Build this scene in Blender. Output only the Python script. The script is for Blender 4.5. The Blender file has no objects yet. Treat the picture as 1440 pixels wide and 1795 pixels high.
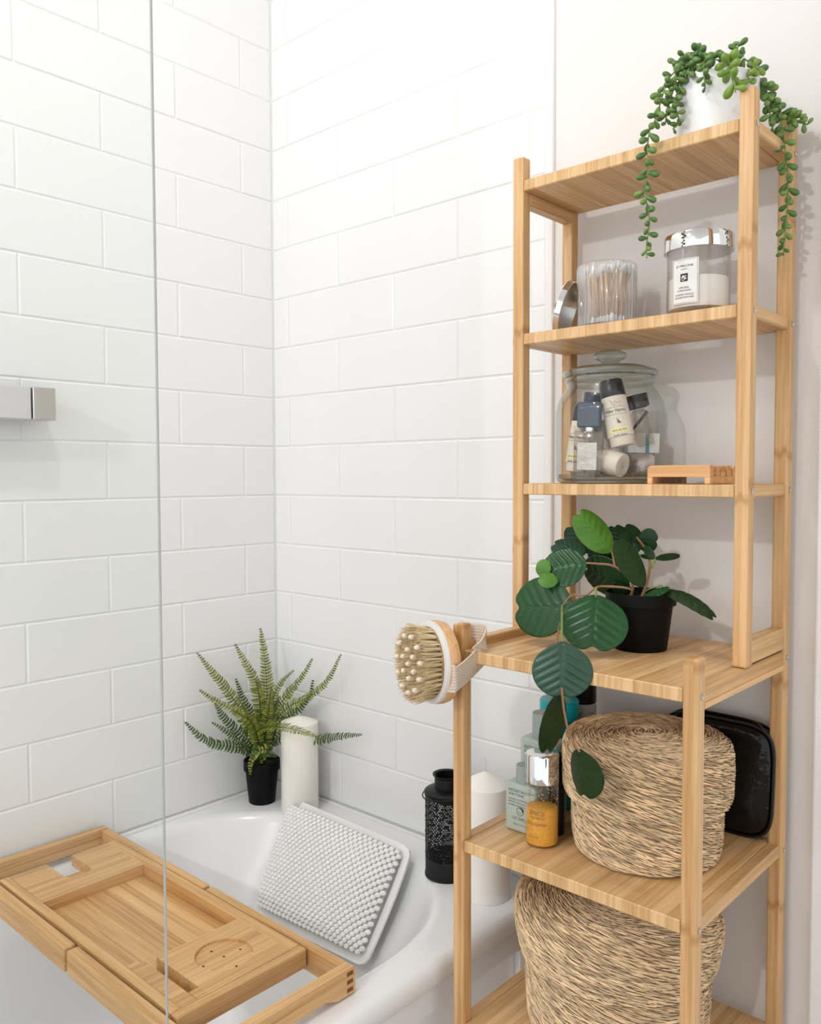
import bpy, bmesh, math, random
from mathutils import Vector, Matrix, Quaternion

# ------------------------------------------------------------------ camera, world, lights, exposure
scene = bpy.context.scene
COL = scene.collection
random.seed(7)
CAM = Vector((1.4187, -1.1284, 1.2096))
YAW, PITCH, ROLL = 0.7397, -0.0435, -0.0031
FPX = 1480.2
_f = Vector((-math.sin(YAW) * math.cos(PITCH), math.cos(YAW) * math.cos(PITCH), math.sin(PITCH)))
_r0 = Vector((math.cos(YAW), math.sin(YAW), 0))
_u0 = _r0.cross(_f)
CR = math.cos(ROLL) * _r0 + math.sin(ROLL) * _u0
CU = -math.sin(ROLL) * _r0 + math.cos(ROLL) * _u0
CF = _f
cam_data = bpy.data.cameras.new('camera')
cam_data.sensor_fit = 'HORIZONTAL'
cam_data.sensor_width = 36.0
cam_data.lens = 36.0 * FPX / 1440.0
cam_data.clip_start = 0.02
cam = bpy.data.objects.new('camera', cam_data)
COL.objects.link(cam)
cam.matrix_world = Matrix(((CR.x, CU.x, -CF.x, CAM.x), (CR.y, CU.y, -CF.y, CAM.y), (CR.z, CU.z, -CF.z, CAM.z), (0, 0, 0, 1)))
scene.camera = cam

world = bpy.data.worlds.new('world')
scene.world = world
world.use_nodes = True
bg = world.node_tree.nodes['Background']
bg.inputs[0].default_value = (0.95, 0.98, 1.0, 1)
bg.inputs[1].default_value = 1.28

def downlight(name, loc, power, radius, col=(1, 0.995, 0.99)):
    d = bpy.data.lights.new(name, 'POINT')
    d.energy = power
    d.shadow_soft_size = radius
    d.color = col
    o = bpy.data.objects.new(name, d)
    o.location = loc
    COL.objects.link(o)
    return o
downlight('ceiling_spot', (0.62, -0.80, 2.36), 9, 0.03)
downlight('ceiling_spot', (1.05, -3.05, 2.36), 56, 0.04)
downlight('ceiling_spot', (0.62, -1.9, 2.36), 6, 0.045)

vs = scene.view_settings
vs.view_transform = 'Standard'
vs.look = 'None'
vs.exposure = 0.0
vs.gamma = 1.0
vs.use_curve_mapping = False
scene.cycles.max_bounces = 8
scene.cycles.diffuse_bounces = 4
scene.cycles.glossy_bounces = 4
scene.cycles.transmission_bounces = 8
scene.cycles.transparent_max_bounces = 24
scene.cycles.caustics_reflective = False
scene.cycles.caustics_refractive = False

# ------------------------------------------------------------------ helpers
def at(px, py, y):
    """point of the room at depth plane y seen at that place of the photograph"""
    d = CR * ((px - 720) / FPX) - CU * ((py - 897.5) / FPX) + CF
    t = (y - CAM.y) / d.y
    return CAM + d * t

def atz(px, py, z):
    d = CR * ((px - 720) / FPX) - CU * ((py - 897.5) / FPX) + CF
    t = (z - CAM.z) / d.z
    return CAM + d * t

def srgb(r, g, b):
    return tuple(((c / 255) / 12.92 if c / 255 <= 0.04045 else ((c / 255 + 0.055) / 1.055) ** 2.4) for c in (r, g, b))

MATS = {}
def new_mat(name):
    m = bpy.data.materials.new(name)
    m.use_nodes = True
    MATS[name] = m
    return m, m.node_tree.nodes, m.node_tree.links, m.node_tree.nodes['Principled BSDF']

def plain(name, col, rough=0.5, metal=0.0, noise=0.0, nscale=30, bump=0.0, bscale=200, coat=0.0, spec=0.5, sss=0.0, isl=0.0):
    m, n, l, b = new_mat(name)
    b.inputs['Roughness'].default_value = rough
    b.inputs['Metallic'].default_value = metal
    b.inputs['Specular IOR Level'].default_value = spec
    b.inputs['Coat Weight'].default_value = coat
    if sss:
        b.inputs['Subsurface Weight'].default_value = sss
        b.inputs['Subsurface Radius'].default_value = (0.01, 0.008, 0.006)
        b.inputs['Subsurface Scale'].default_value = 1.0
    tc = n.new('ShaderNodeTexCoord')
    nt = n.new('ShaderNodeTexNoise')
    nt.inputs['Scale'].default_value = nscale
    nt.inputs['Detail'].default_value = 4
    l.new(tc.outputs['Object'], nt.inputs['Vector'])
    mx = n.new('ShaderNodeMix'); mx.data_type = 'RGBA'
    mx.inputs[6].default_value = tuple(c * (1 - noise) for c in col) + (1,)
    mx.inputs[7].default_value = tuple(min(1, c * (1 + noise)) for c in col) + (1,)
    if isl:
        g = n.new('ShaderNodeNewGeometry')
        l.new(g.outputs['Random Per Island'], mx.inputs[0])
    else:
        l.new(nt.outputs['Fac'], mx.inputs[0])
    l.new(mx.outputs[2], b.inputs['Base Color'])
    if bump:
        nb = n.new('ShaderNodeTexNoise'); nb.inputs['Scale'].default_value = bscale; nb.inputs['Detail'].default_value = 3
        l.new(tc.outputs['Object'], nb.inputs['Vector'])
        bp = n.new('ShaderNodeBump'); bp.inputs['Strength'].default_value = bump; bp.inputs['Distance'].default_value = 0.002
        l.new(nb.outputs['Fac'], bp.inputs['Height'])
        l.new(bp.outputs['Normal'], b.inputs['Normal'])
    return m

def bamboo(name, grain, strip, w=0.0075, light=(222, 181, 130), dark=(194, 147, 92), contrast=0.5, nodes=True, rough=0.42, off=0.0, third=None):
    """laminated bamboo: grain axis, axis across the strips, strip width"""
    m, n, l, b = new_mat(name)
    b.inputs['Roughness'].default_value = rough
    tc = n.new('ShaderNodeTexCoord')
    sp = n.new('ShaderNodeSeparateXYZ'); l.new(tc.outputs['Object'], sp.inputs[0])
    oi = n.new('ShaderNodeObjectInfo')
    def mth(op, a, bb=None, c=None):
        k = n.new('ShaderNodeMath'); k.operation = op
        for i, v in enumerate((a, bb, c)):
            if v is None: continue
            if isinstance(v, (int, float)): k.inputs[i].default_value = v
            else: l.new(v, k.inputs[i])
        return k.outputs[0]
    S = sp.outputs[strip]; G = sp.outputs[grain]
    sw = mth('ADD', mth('MULTIPLY', S, 1 / w), mth('MULTIPLY', oi.outputs['Random'], 37.0 + off))
    idx = mth('FLOOR', sw)
    wn = n.new('ShaderNodeTexWhiteNoise'); wn.noise_dimensions = '1D'; l.new(idx, wn.inputs['W'])
    # strips jump in tone
    mp = n.new('ShaderNodeMapping')
    sc = [260.0, 260.0, 260.0]; sc['XYZ'.index(grain)] = 7.0
    if third: sc[3 - 'XYZ'.index(grain) - 'XYZ'.index(strip)] = third
    mp.inputs['Scale'].default_value = sc
    l.new(tc.outputs['Object'], mp.inputs['Vector'])
    nt = n.new('ShaderNodeTexNoise'); nt.inputs['Scale'].default_value = 1.0; nt.inputs['Detail'].default_value = 3; nt.inputs['Roughness'].default_value = 0.65
    l.new(mp.outputs[0], nt.inputs['Vector'])
    mp2 = n.new('ShaderNodeMapping')
    sc2 = [70.0, 70.0, 70.0]; sc2['XYZ'.index(grain)] = 3.0
    if third: sc2[3 - 'XYZ'.index(grain) - 'XYZ'.index(strip)] = third / 3
    mp2.inputs['Scale'].default_value = sc2
    l.new(tc.outputs['Object'], mp2.inputs['Vector'])
    nt2 = n.new('ShaderNodeTexNoise'); nt2.inputs['Scale'].default_value = 1.0; nt2.inputs['Detail'].default_value = 2
    l.new(mp2.outputs[0], nt2.inputs['Vector'])
    val = mth('ADD', mth('ADD', mth('MULTIPLY', mth('SUBTRACT', wn.outputs['Value'], 0.5), contrast), mth('MULTIPLY', mth('SUBTRACT', nt.outputs['Fac'], 0.5), 0.9)), mth('MULTIPLY', mth('SUBTRACT', nt2.outputs['Fac'], 0.5), 0.9))
    # fine dark joint between strips
    fr = mth('FRACT', sw)
    joint = mth('LESS_THAN', fr, 0.07)
    val = mth('SUBTRACT', val, mth('MULTIPLY', joint, 0.16 * (contrast / 0.5)))
    if nodes:
        cell = mth('ADD', mth('MULTIPLY', G, 1 / 0.29), mth('ADD', mth('MULTIPLY', wn.outputs['Value'], 0.13), mth('MULTIPLY', oi.outputs['Random'], 9.0)))
        nd = mth('SUBTRACT', 1.0, mth('MULTIPLY', mth('ABSOLUTE', mth('SUBTRACT', mth('FRACT', cell), 0.5)), 34.0))
        nd = mth('MAXIMUM', nd, 0.0)
        val = mth('SUBTRACT', val, mth('MULTIPLY', mth('MULTIPLY', nd, nt.outputs['Fac']), 0.7))
    fac = mth('ADD', val, 0.6)
    rp = n.new('ShaderNodeValToRGB')
    e = rp.color_ramp.elements
    e[0].position = 0.0; e[0].color = srgb(*(c * 0.86 for c in dark)) + (1,)
    e[1].position = 1.0; e[1].color = srgb(*(min(255, c * 1.06) for c in light)) + (1,)
    e2 = e.new(0.35); e2.color = srgb(*dark) + (1,)
    e3 = e.new(0.72); e3.color = srgb(*light) + (1,)
    l.new(fac, rp.inputs[0])
    l.new(rp.outputs[0], b.inputs['Base Color'])
    bp = n.new('ShaderNodeBump'); bp.inputs['Strength'].default_value = 0.12; bp.inputs['Distance'].default_value = 0.001
    l.new(nt.outputs['Fac'], bp.inputs['Height']); l.new(bp.outputs['Normal'], b.inputs['Normal'])
    return m

def thin_glass(name, tint=(0.96, 0.985, 0.98), ior=1.45, rough=0.0, extra=0.0, power=5.0, edge=None):
    """clear glass wall: passes light straight through, mirrors by Fresnel"""
    m, n, l, b = new_mat(name)
    n.remove(b)
    out = n['Material Output']
    tr = n.new('ShaderNodeBsdfTransparent'); tr.inputs[0].default_value = tint + (1,)
    if edge:      # longer path through the wall where it is seen edge on
        lw0 = n.new('ShaderNodeLayerWeight'); lw0.inputs['Blend'].default_value = 0.5
        p0 = n.new('ShaderNodeMath'); p0.operation = 'POWER'; p0.inputs[1].default_value = 2.6; l.new(lw0.outputs['Facing'], p0.inputs[0])
        mc = n.new('ShaderNodeMix'); mc.data_type = 'RGBA'; mc.inputs[6].default_value = tint + (1,); mc.inputs[7].default_value = edge + (1,)
        l.new(p0.outputs[0], mc.inputs[0]); l.new(mc.outputs[2], tr.inputs[0])
    gl = n.new('ShaderNodeBsdfGlossy'); gl.inputs['Roughness'].default_value = rough; gl.inputs[0].default_value = (1, 1, 1, 1)
    # Schlick reflectance, the same from either side of the wall
    lw = n.new('ShaderNodeLayerWeight'); lw.inputs['Blend'].default_value = 0.5
    r0 = ((ior - 1) / (ior + 1)) ** 2
    pw = n.new('ShaderNodeMath'); pw.operation = 'POWER'; pw.inputs[1].default_value = power
    l.new(lw.outputs['Facing'], pw.inputs[0])
    ma = n.new('ShaderNodeMath'); ma.operation = 'MULTIPLY_ADD'; ma.inputs[1].default_value = 1 - r0; ma.inputs[2].default_value = r0
    l.new(pw.outputs[0], ma.inputs[0])
    fac = ma.outputs[0]
    if extra:
        a = n.new('ShaderNodeMath'); a.operation = 'ADD'; a.inputs[1].default_value = extra; a.use_clamp = True
        l.new(fac, a.inputs[0]); fac = a.outputs[0]
    mx = n.new('ShaderNodeMixShader')
    l.new(fac, mx.inputs[0]); l.new(tr.outputs[0], mx.inputs[1]); l.new(gl.outputs[0], mx.inputs[2])
    l.new(mx.outputs[0], out.inputs['Surface'])
    return m

class MB:
    """collects geometry in room coordinates"""
    def __init__(s):
        s.v = []; s.f = []; s.mi = []; s.uv = None
    def add(s, verts, faces, mi=0):
        o = len(s.v)
        s.v += [tuple(p) for p in verts]
        s.f += [tuple(i + o for i in f) for f in faces]
        s.mi += [mi] * len(faces)
        return s
    def box(s, x0, x1, y0, y1, z0, z1, bev=0.0, mi=0, M=None, seg=1):
        bm = bmesh.new()
        bmesh.ops.create_cube(bm, size=1)
        for v in bm.verts:
            v.co = Vector((x0 + (v.co.x + .5) * (x1 - x0), y0 + (v.co.y + .5) * (y1 - y0), z0 + (v.co.z + .5) * (z1 - z0)))
        if bev:
            bmesh.ops.bevel(bm, geom=bm.edges[:], offset=bev, segments=seg, affect='EDGES', profile=0.5)
        return s.frombm(bm, mi, M)
    def frombm(s, bm, mi=0, M=None):
        bm.verts.ensure_lookup_table()
        bm.verts.index_update()
        vs_ = [(M @ v.co if M else v.co.copy()) for v in bm.verts]
        fs = [tuple(v.index for v in f.verts) for f in bm.faces]
        bm.free()
        return s.add(vs_, fs, mi)
    def lathe(s, prof, c=(0, 0, 0), seg=48, mi=0, M=None, ribs=0, ribamp=0.0, rib_range=None):
        """prof: list of (r, z); around the vertical through c"""
        c = Vector(c); vs_ = []; fs = []; ring = []
        for (r, z) in prof:
            if r <= 1e-6:
                ring.append([len(vs_)]); vs_.append(Vector((0, 0, z)))
            else:
                a0 = len(vs_)
                for k in range(seg):
                    a = 2 * math.pi * k / seg
                    rr = r
                    if ribs and (rib_range is None or rib_range[0] <= z <= rib_range[1]):
                        rr = r + ribamp * abs(math.cos(a * ribs / 2)) - ribamp
                    vs_.append(Vector((rr * math.cos(a), rr * math.sin(a), z)))
                ring.append(list(range(a0, a0 + seg)))
        for i in range(len(ring) - 1):
            A, B = ring[i], ring[i + 1]
            if len(A) == 1 and len(B) == 1: continue
            for k in range(seg):
                k2 = (k + 1) % seg
                if len(A) == 1: fs.append((A[0], B[k2], B[k]))
                elif len(B) == 1: fs.append((A[k], A[k2], B[0]))
                else: fs.append((A[k], A[k2], B[k2], B[k]))
        vs_ = [(M @ p if M else p + c) for p in vs_]
        return s.add(vs_, fs, mi)
    def tube(s, path, rad, seg=8, mi=0, caps=True):
        path = [Vector(p) for p in path]
        n = len(path)
        rads = rad if isinstance(rad, (list, tuple)) else [rad] * n
        t0 = (path[1] - path[0]).normalized()
        nrm = t0.orthogonal().normalized()
        vs_ = []; fs = []
        prev = t0
        for i, p in enumerate(path):
            t = (path[min(i + 1, n - 1)] - path[max(i - 1, 0)])
            t = t.normalized() if t.length > 1e-9 else prev
            q = prev.rotation_difference(t)
            nrm = (q @ nrm).normalized(); prev = t
            bn = t.cross(nrm)
            for k in range(seg):
                a = 2 * math.pi * k / seg
                vs_.append(p + (nrm * math.cos(a) + bn * math.sin(a)) * rads[i])
        for i in range(n - 1):
            for k in range(seg):
                k2 = (k + 1) % seg
                fs.append((i * seg + k, i * seg + k2, (i + 1) * seg + k2, (i + 1) * seg + k))
        if caps:
            fs.append(tuple(range(seg - 1, -1, -1)))
            fs.append(tuple(range((n - 1) * seg, n * seg)))
        return s.add(vs_, fs, mi)
    def prism(s, poly, d0, d1, axis='y', mi=0, M=None):
        """poly: 2D points; axis y -> (x,z), axis x -> (y,z), axis z -> (x,y)"""
        def p3(a, b, d):
            return {'y': Vector((a, d, b)), 'x': Vector((d, a, b)), 'z': Vector((a, b, d))}[axis]
        n = len(poly)
        vs_ = [p3(a, b, d0) for a, b in poly] + [p3(a, b, d1) for a, b in poly]
        fs = [tuple(range(n - 1, -1, -1)), tuple(range(n, 2 * n))]
        for i in range(n):
            j = (i + 1) % n
            fs.append((i, j, n + j, n + i))
        if M: vs_ = [M @ p for p in vs_]
        return s.add(vs_, fs, mi)
    def ball(s, c, r, sub=2, sc=(1, 1, 1), M=None, mi=0):
        bm = bmesh.new()
        bmesh.ops.create_icosphere(bm, subdivisions=sub, radius=r)
        for v in bm.verts:
            v.co = Vector((v.co.x * sc[0], v.co.y * sc[1], v.co.z * sc[2]))
        T = Matrix.Translation(c) @ (M if M else Matrix())
        return s.frombm(bm, mi, T)

ORIG = {}
def _origin(o):
    return ORIG.get(o.name, Vector((0, 0, 0)))

def obj(name, mb, mats, parent=None, origin=None, smooth=False, angle=35):
    """link an MB as one mesh object; children share their parent's origin"""
    if origin is None:
        origin = _origin(parent) if parent else Vector((0, 0, 0))
    origin = Vector(origin)
    me = bpy.data.meshes.new(name)
    me.from_pydata([tuple(Vector(p) - origin) for p in mb.v], [], mb.f)
    if not isinstance(mats, (list, tuple)): mats = [mats]
    for m in mats: me.materials.append(m)
    if any(mb.mi): me.polygons.foreach_set('material_index', mb.mi)
    bm = bmesh.new(); bm.from_mesh(me)
    bmesh.ops.recalc_face_normals(bm, faces=bm.faces)
    if smooth:
        lim = math.radians(angle)
        for f in bm.faces: f.smooth = True
        for e in bm.edges:
            if len(e.link_faces) == 2 and e.calc_face_angle(0) > lim: e.smooth = False
    bm.to_mesh(me); bm.free()
    o = bpy.data.objects.new(name, me)
    COL.objects.link(o)
    if parent:
        o.parent = parent
        o.location = origin - _origin(parent)
    else:
        o.location = origin
    ORIG[o.name] = origin
    return o

def thing(name, label, cat, loc, group=None):
    o = bpy.data.objects.new(name, None)
    o.empty_display_size = 0.02
    COL.objects.link(o)
    o.location = loc
    ORIG[o.name] = Vector(loc)
    tag(o, label, cat, group)
    return o

def tag(o, label=None, cat=None, group=None, kind=None):
    if label: o['label'] = label
    if cat: o['category'] = cat
    if group: o['group'] = group
    if kind: o['kind'] = kind
    return o

def link_copy(mesh_owner, name, parent, M):
    """share mesh data; M in room coordinates"""
    c = bpy.data.objects.new(name, mesh_owner)
    COL.objects.link(c)
    c.parent = parent
    c.matrix_local = Matrix.Translation(-_origin(parent)) @ M if parent else M
    return c

def spline(pts, n):
    """Catmull-Rom through the points"""
    P = [Vector(p) for p in pts]
    P = [P[0] * 2 - P[1]] + P + [P[-1] * 2 - P[-2]]
    out = []
    m = len(P) - 3
    for i in range(n):
        t = i / (n - 1) * m
        k = min(int(t), m - 1); u = t - k
        a, b, c, d = P[k], P[k + 1], P[k + 2], P[k + 3]
        out.append(0.5 * ((2 * b) + (c - a) * u + (2 * a - 5 * b + 4 * c - d) * u * u + (3 * b - a - 3 * c + d) * u ** 3))
    return out

def text_geo(s, size, align='CENTER'):
    """flat letter outlines as (verts2d, faces)"""
    cu = bpy.data.curves.new('txt', 'FONT')
    cu.body = s; cu.size = size; cu.align_x = align; cu.align_y = 'CENTER'; cu.resolution_u = 3
    o = bpy.data.objects.new('txt', cu)
    COL.objects.link(o)
    bpy.context.view_layer.update()
    me = bpy.data.meshes.new_from_object(o.evaluated_get(bpy.context.evaluated_depsgraph_get()))
    vs_ = [(v.co.x, v.co.y) for v in me.vertices]
    fs = [tuple(p.vertices) for p in me.polygons]
    bpy.data.objects.remove(o); bpy.data.curves.remove(cu); bpy.data.meshes.remove(me)
    return vs_, fs

def print_on(name, lines, mapper, mat, parent):
    """lines: (string, size, u, v, align[, squeeze]); mapper(u, v) -> room point; one flat print per line"""
    for ln in lines:
        st_, size, u, v, al = ln[:5]
        sq = ln[5] if len(ln) > 5 else 1.0
        vs_, fs = text_geo(st_, size, al)
        mb = MB(); mb.add([mapper(u + a * sq, v + b) for a, b in vs_], fs)
        obj(name, mb, mat, parent)

# ------------------------------------------------------------------ materials
M_TILE = plain('white_glazed_tile', (0.86, 0.86, 0.855), rough=0.16, noise=0.012, nscale=9, bump=0.05, bscale=14)
M_GROUT = plain('white_grout', (0.80, 0.80, 0.79), rough=0.85, noise=0.03, nscale=120)
M_PLASTER = plain('warm_white_paint', (0.80, 0.78, 0.755), rough=0.75, noise=0.01, nscale=6, bump=0.06, bscale=350)
M_TRIM = plain('white_gloss_paint', (0.86, 0.85, 0.84), rough=0.35, noise=0.01)
M_FLOOR = plain('warm_brown_vinyl', (0.30, 0.235, 0.175), rough=0.5, noise=0.15, nscale=14)
M_BATH = plain('white_acrylic', (0.86, 0.865, 0.875), rough=0.22, noise=0.006, nscale=3, coat=0.15)
M_CHROME = plain('polished_chrome', (0.80, 0.80, 0.81), rough=0.06, metal=1.0)
M_BRUSHED = plain('satin_chrome', (0.62, 0.62, 0.61), rough=0.3, metal=1.0)
M_SATINPALE = plain('pale_satin_metal', (0.70, 0.70, 0.71), rough=0.42, metal=0.6)
M_POST = bamboo('bamboo_upright', 'Z', 'X', w=0.006, contrast=0.3)
M_SHELF = bamboo('bamboo_shelf', 'Y', 'X', w=0.0088, contrast=0.42, nodes=False, third=20.0, light=(226, 188, 138), dark=(200, 156, 102))
M_RAIL = bamboo('bamboo_rail', 'Y', 'Z', w=0.008, contrast=0.25, nodes=False)
M_CADDY = bamboo('bamboo_caddy', 'X', 'Y', w=0.016, contrast=0.28, nodes=False, light=(218, 176, 120), dark=(190, 142, 86))
M_CADDYX = bamboo('bamboo_caddy_cross', 'Y', 'Z', w=0.02, contrast=0.22, nodes=False, light=(216, 174, 120), dark=(188, 142, 88))
M_ENDGRAIN = plain('bamboo_end_grain', srgb(120, 74, 38), rough=0.7, noise=0.3, nscale=400)
M_DARKHOLE = plain('dark_wood_hole', srgb(70, 42, 22), rough=0.9, noise=0.2)
M_SCREEN = thin_glass('shower_screen_glass', tint=(0.955, 0.975, 0.97), ior=1.5)
M_SCREENEDGE = plain('glass_cut_edge', (0.46, 0.48, 0.475), rough=0.25, noise=0.1)
M_JAR = thin_glass('clear_jar_glass', tint=(0.965, 0.975, 0.97), ior=1.5, power=4.5, edge=(0.42, 0.48, 0.45))
M_JARTHICK = thin_glass('thick_jar_glass', tint=(0.85, 0.89, 0.87), ior=1.7, extra=0.04, power=4.0, edge=(0.30, 0.37, 0.33))
M_RIB = thin_glass('ribbed_glass', tint=(0.97, 0.97, 0.97), ior=1.9, extra=0.0, power=2.4, edge=(0.62, 0.62, 0.62))
M_CANDLEGLASS = thin_glass('candle_glass', tint=(0.955, 0.95, 0.945), ior=1.5, power=4.5, edge=(0.5, 0.49, 0.48))
M_BLACKPOT = plain('black_plastic_pot', (0.004, 0.004, 0.004), rough=0.55, noise=0.2, spec=0.12)
M_WHITEPOT = plain('white_ceramic_pot', (0.84, 0.84, 0.84), rough=0.35, noise=0.01)
M_SOIL = plain('dark_soil', (0.02, 0.015, 0.01), rough=0.95, noise=0.5, nscale=300, bump=0.6, bscale=500)
M_WAX = plain('ivory_wax', (0.92, 0.88, 0.80), rough=0.45, noise=0.02, sss=0.25)
M_WAXW = plain('white_wax', (0.92, 0.89, 0.84), rough=0.45, noise=0.02, sss=0.25)
M_WICK = plain('wick_cotton', (0.75, 0.72, 0.66), rough=0.9)
M_BLACKMETAL = plain('black_painted_tin', (0.005, 0.005, 0.006), rough=0.4, noise=0.2, spec=0.3)
M_PILLOW = plain('white_foam_weave', (0.91, 0.90, 0.89), rough=0.8, noise=0.01, spec=0.15)
M_PILLOWSHADE = plain('pad_gap_shade', (0.35, 0.35, 0.35), rough=0.5, noise=0.01)  # pad colour darkened to paint the shade in the gaps of the weave
M_LABEL = plain('cream_paper_label', (0.86, 0.85, 0.82), rough=0.6)
M_INK = plain('black_print', (0.015, 0.014, 0.013), rough=0.6)
M_INKG = plain('grey_print', (0.10, 0.10, 0.10), rough=0.6)
M_SAGE = plain('sage_green_bottle', srgb(186, 200, 190), rough=0.38, noise=0.01)
M_SAGECAP = plain('sage_green_cap', srgb(158, 172, 166), rough=0.42, noise=0.01)
M_TEAL = plain('teal_plastic', srgb(10, 170, 180), rough=0.3, noise=0.02)
M_BLACKGLOSS = plain('black_gloss_plastic', (0.006, 0.006, 0.007), rough=0.22)
M_BAG = plain('black_patent_bag', (0.006, 0.006, 0.007), rough=0.10, bump=1.0, bscale=40, coat=0.0, spec=0.3)
M_SILVERWRAP = plain('pale_grey_plastic', (0.5, 0.48, 0.46), rough=0.4)
M_SCRUB = plain('orange_salt_scrub', srgb(250, 168, 60), rough=0.55, noise=0.35, nscale=260, bump=0.5, bscale=420)
M_CLEARPLASTIC = thin_glass('clear_bottle_plastic', tint=(0.975, 0.975, 0.965), ior=1.45)
M_CREAM = plain('cream_tube_plastic', srgb(226, 214, 196), rough=0.4, noise=0.02)
M_NAVY = plain('slate_blue_plastic', srgb(64, 74, 88), rough=0.35, noise=0.05)
M_DARKCAP = plain('dark_bottle_cap', srgb(28, 28, 36), rough=0.3)
M_YELLOW = plain('pale_yellow_label', srgb(236, 226, 160), rough=0.6)
M_BLUESTRIPE = plain('turquoise_print', srgb(70, 150, 175), rough=0.5)
M_WHITEBOX = plain('white_card', (0.82, 0.82, 0.82), rough=0.6)
M_PERFUME = thin_glass('grey_perfume_glass', tint=(0.80, 0.75, 0.69), ior=1.5, extra=0.03)
M_SACHET = plain('silver_sachet', (0.52, 0.47, 0.42), rough=0.35, metal=0.5, noise=0.25, nscale=60, bump=0.8, bscale=60)
M_SOAPDISH = bamboo('bamboo_soap_dish', 'X', 'Z', w=0.006, contrast=0.3, nodes=False, light=(228, 178, 124), dark=(202, 146, 92))
M_BRUSHWOOD = bamboo('beech_brush_wood', 'Z', 'X', w=0.02, contrast=0.2, nodes=False, light=(226, 180, 128), dark=(200, 148, 96))
M_BRISTLE = plain('natural_bristle', srgb(230, 208, 168), rough=0.7, noise=0.3, isl=1)
M_BRISTLEBASE = plain('bristle_bed', srgb(150, 122, 80), rough=0.9, noise=0.2)
M_NUB = plain('pale_massage_nub', srgb(236, 220, 196), rough=0.3)
M_STRAP = plain('cream_cotton_webbing', srgb(226, 214, 198), rough=0.85, noise=0.05)
M_STRAPLINE = plain('brown_stitch', srgb(190, 160, 136), rough=0.9)
M_WHITERIM = plain('white_rubber_rim', (0.80, 0.79, 0.78), rough=0.4)
M_STRAW = plain('jute_straw', srgb(220, 192, 154), rough=0.7, noise=0.40, isl=1)
M_STRAWBED = plain('jute_core', srgb(142, 114, 82), rough=0.85, noise=0.35, nscale=160, bump=0.6, bscale=260)
M_COTTON = plain('white_cotton', (0.88, 0.88, 0.87), rough=0.9)
M_STICK = plain('pale_wooden_stick', srgb(222, 178, 124), rough=0.6, noise=0.1)
M_STEMBROWN = plain('brown_vine_stem', srgb(150, 112, 78), rough=0.6, noise=0.2)
M_STEMGREEN = plain('green_vine_stem', srgb(120, 140, 74), rough=0.55, noise=0.15)
M_LEAFDARK = plain('deep_green_leaf', (0.009, 0.042, 0.013), rough=0.33, noise=0.35, nscale=35, spec=0.35)
M_LEAFMID = plain('mid_green_leaf', (0.012, 0.066, 0.017), rough=0.3, noise=0.35, nscale=35, spec=0.35)
M_LEAFBRIGHT = plain('fresh_green_leaf', (0.075, 0.20, 0.022), rough=0.33, noise=0.3, nscale=30, spec=0.35)
M_LEAFGREY = plain('grey_green_leaf', (0.026, 0.075, 0.045), rough=0.33, noise=0.3, nscale=30, spec=0.35)
M_LEAFBACK = plain('olive_leaf', (0.016, 0.038, 0.009), rough=0.5, noise=0.3, nscale=60, spec=0.15)
M_FERN = plain('fern_green', (0.20, 0.235, 0.030), rough=0.55, noise=0.5, isl=1)
M_FERND = plain('fern_deep_green', (0.065, 0.11, 0.020), rough=0.55, noise=0.5, isl=1)
M_FERNSTEM = plain('fern_midrib', (0.02, 0.03, 0.01), rough=0.6)

def bead_mat(name, a, b):
    m, n, l, bs = new_mat(name)
    oi = n.new('ShaderNodeObjectInfo')
    mx = n.new('ShaderNodeMix'); mx.data_type = 'RGBA'
    mx.inputs[6].default_value = a + (1,); mx.inputs[7].default_value = b + (1,)
    l.new(oi.outputs['Random'], mx.inputs[0]); l.new(mx.outputs[2], bs.inputs['Base Color'])
    bs.inputs['Roughness'].default_value = 0.4
    return m
M_BEAD = bead_mat('succulent_bead_green', (0.055, 0.14, 0.03), (0.17, 0.29, 0.07))
M_BEADL = bead_mat('succulent_bead_lime', (0.15, 0.27, 0.03), (0.22, 0.34, 0.05))

# ------------------------------------------------------------------ room shell
RIM = 0.55
PITCHZ = 0.102
TW, TH, GR = 0.300, 0.100, 0.0022
PW = 0.3000 + 0.0001
PX = 2.9416 * PITCHZ                     # tile pitch along the wall
ZL0 = RIM + 15.06 * PITCHZ               # a grout line seen high in the corner
TILE_END = 0.677

w = MB(); w.box(-0.12, 0.0 - 0.0065 + 0.005, -2.6, 0.12, 0.0, 2.4)
wall_left = obj('wall_left', w, M_GROUT); tag(wall_left, 'white tiled bathroom wall along the bath', kind='structure')
w = MB(); w.box(0.0, TILE_END, 0.0015, 0.12, 0.0, 2.4)
wall_back = obj('wall_back', w, M_GROUT); tag(wall_back, 'white tiled wall at the head of the bath', kind='structure')
w = MB(); w.box(TILE_END, 2.9, 0.004, 0.12, 0.0, 2.4)
wall_plaster = obj('wall_plaster', w, M_PLASTER); tag(wall_plaster, 'painted wall behind the bamboo shelf unit', kind='structure')
w = MB(); w.box(-0.12, 2.9, -3.6, 0.12, -0.05, 0.0)
tag(obj('floor', w, M_FLOOR), 'bathroom floor under the shelf unit', kind='structure')
w = MB(); w.box(-0.12, 2.9, -3.6, 0.12, 2.4, 2.45)
tag(obj('ceiling', w, M_PLASTER), 'white painted bathroom ceiling overhead', kind='structure')
w = MB(); w.box(TILE_END, TILE_END + 0.014, -0.0035, 0.006, RIM, 2.4, bev=0.003, seg=3)
tag(obj('trim_1', w, M_TRIM, smooth=True), 'white bead edging the tiled wall', kind='structure')
w = MB(); w.box(1.086, 1.16, -0.016, 0.006, 0.0, 2.1, bev=0.003, seg=2)
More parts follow.
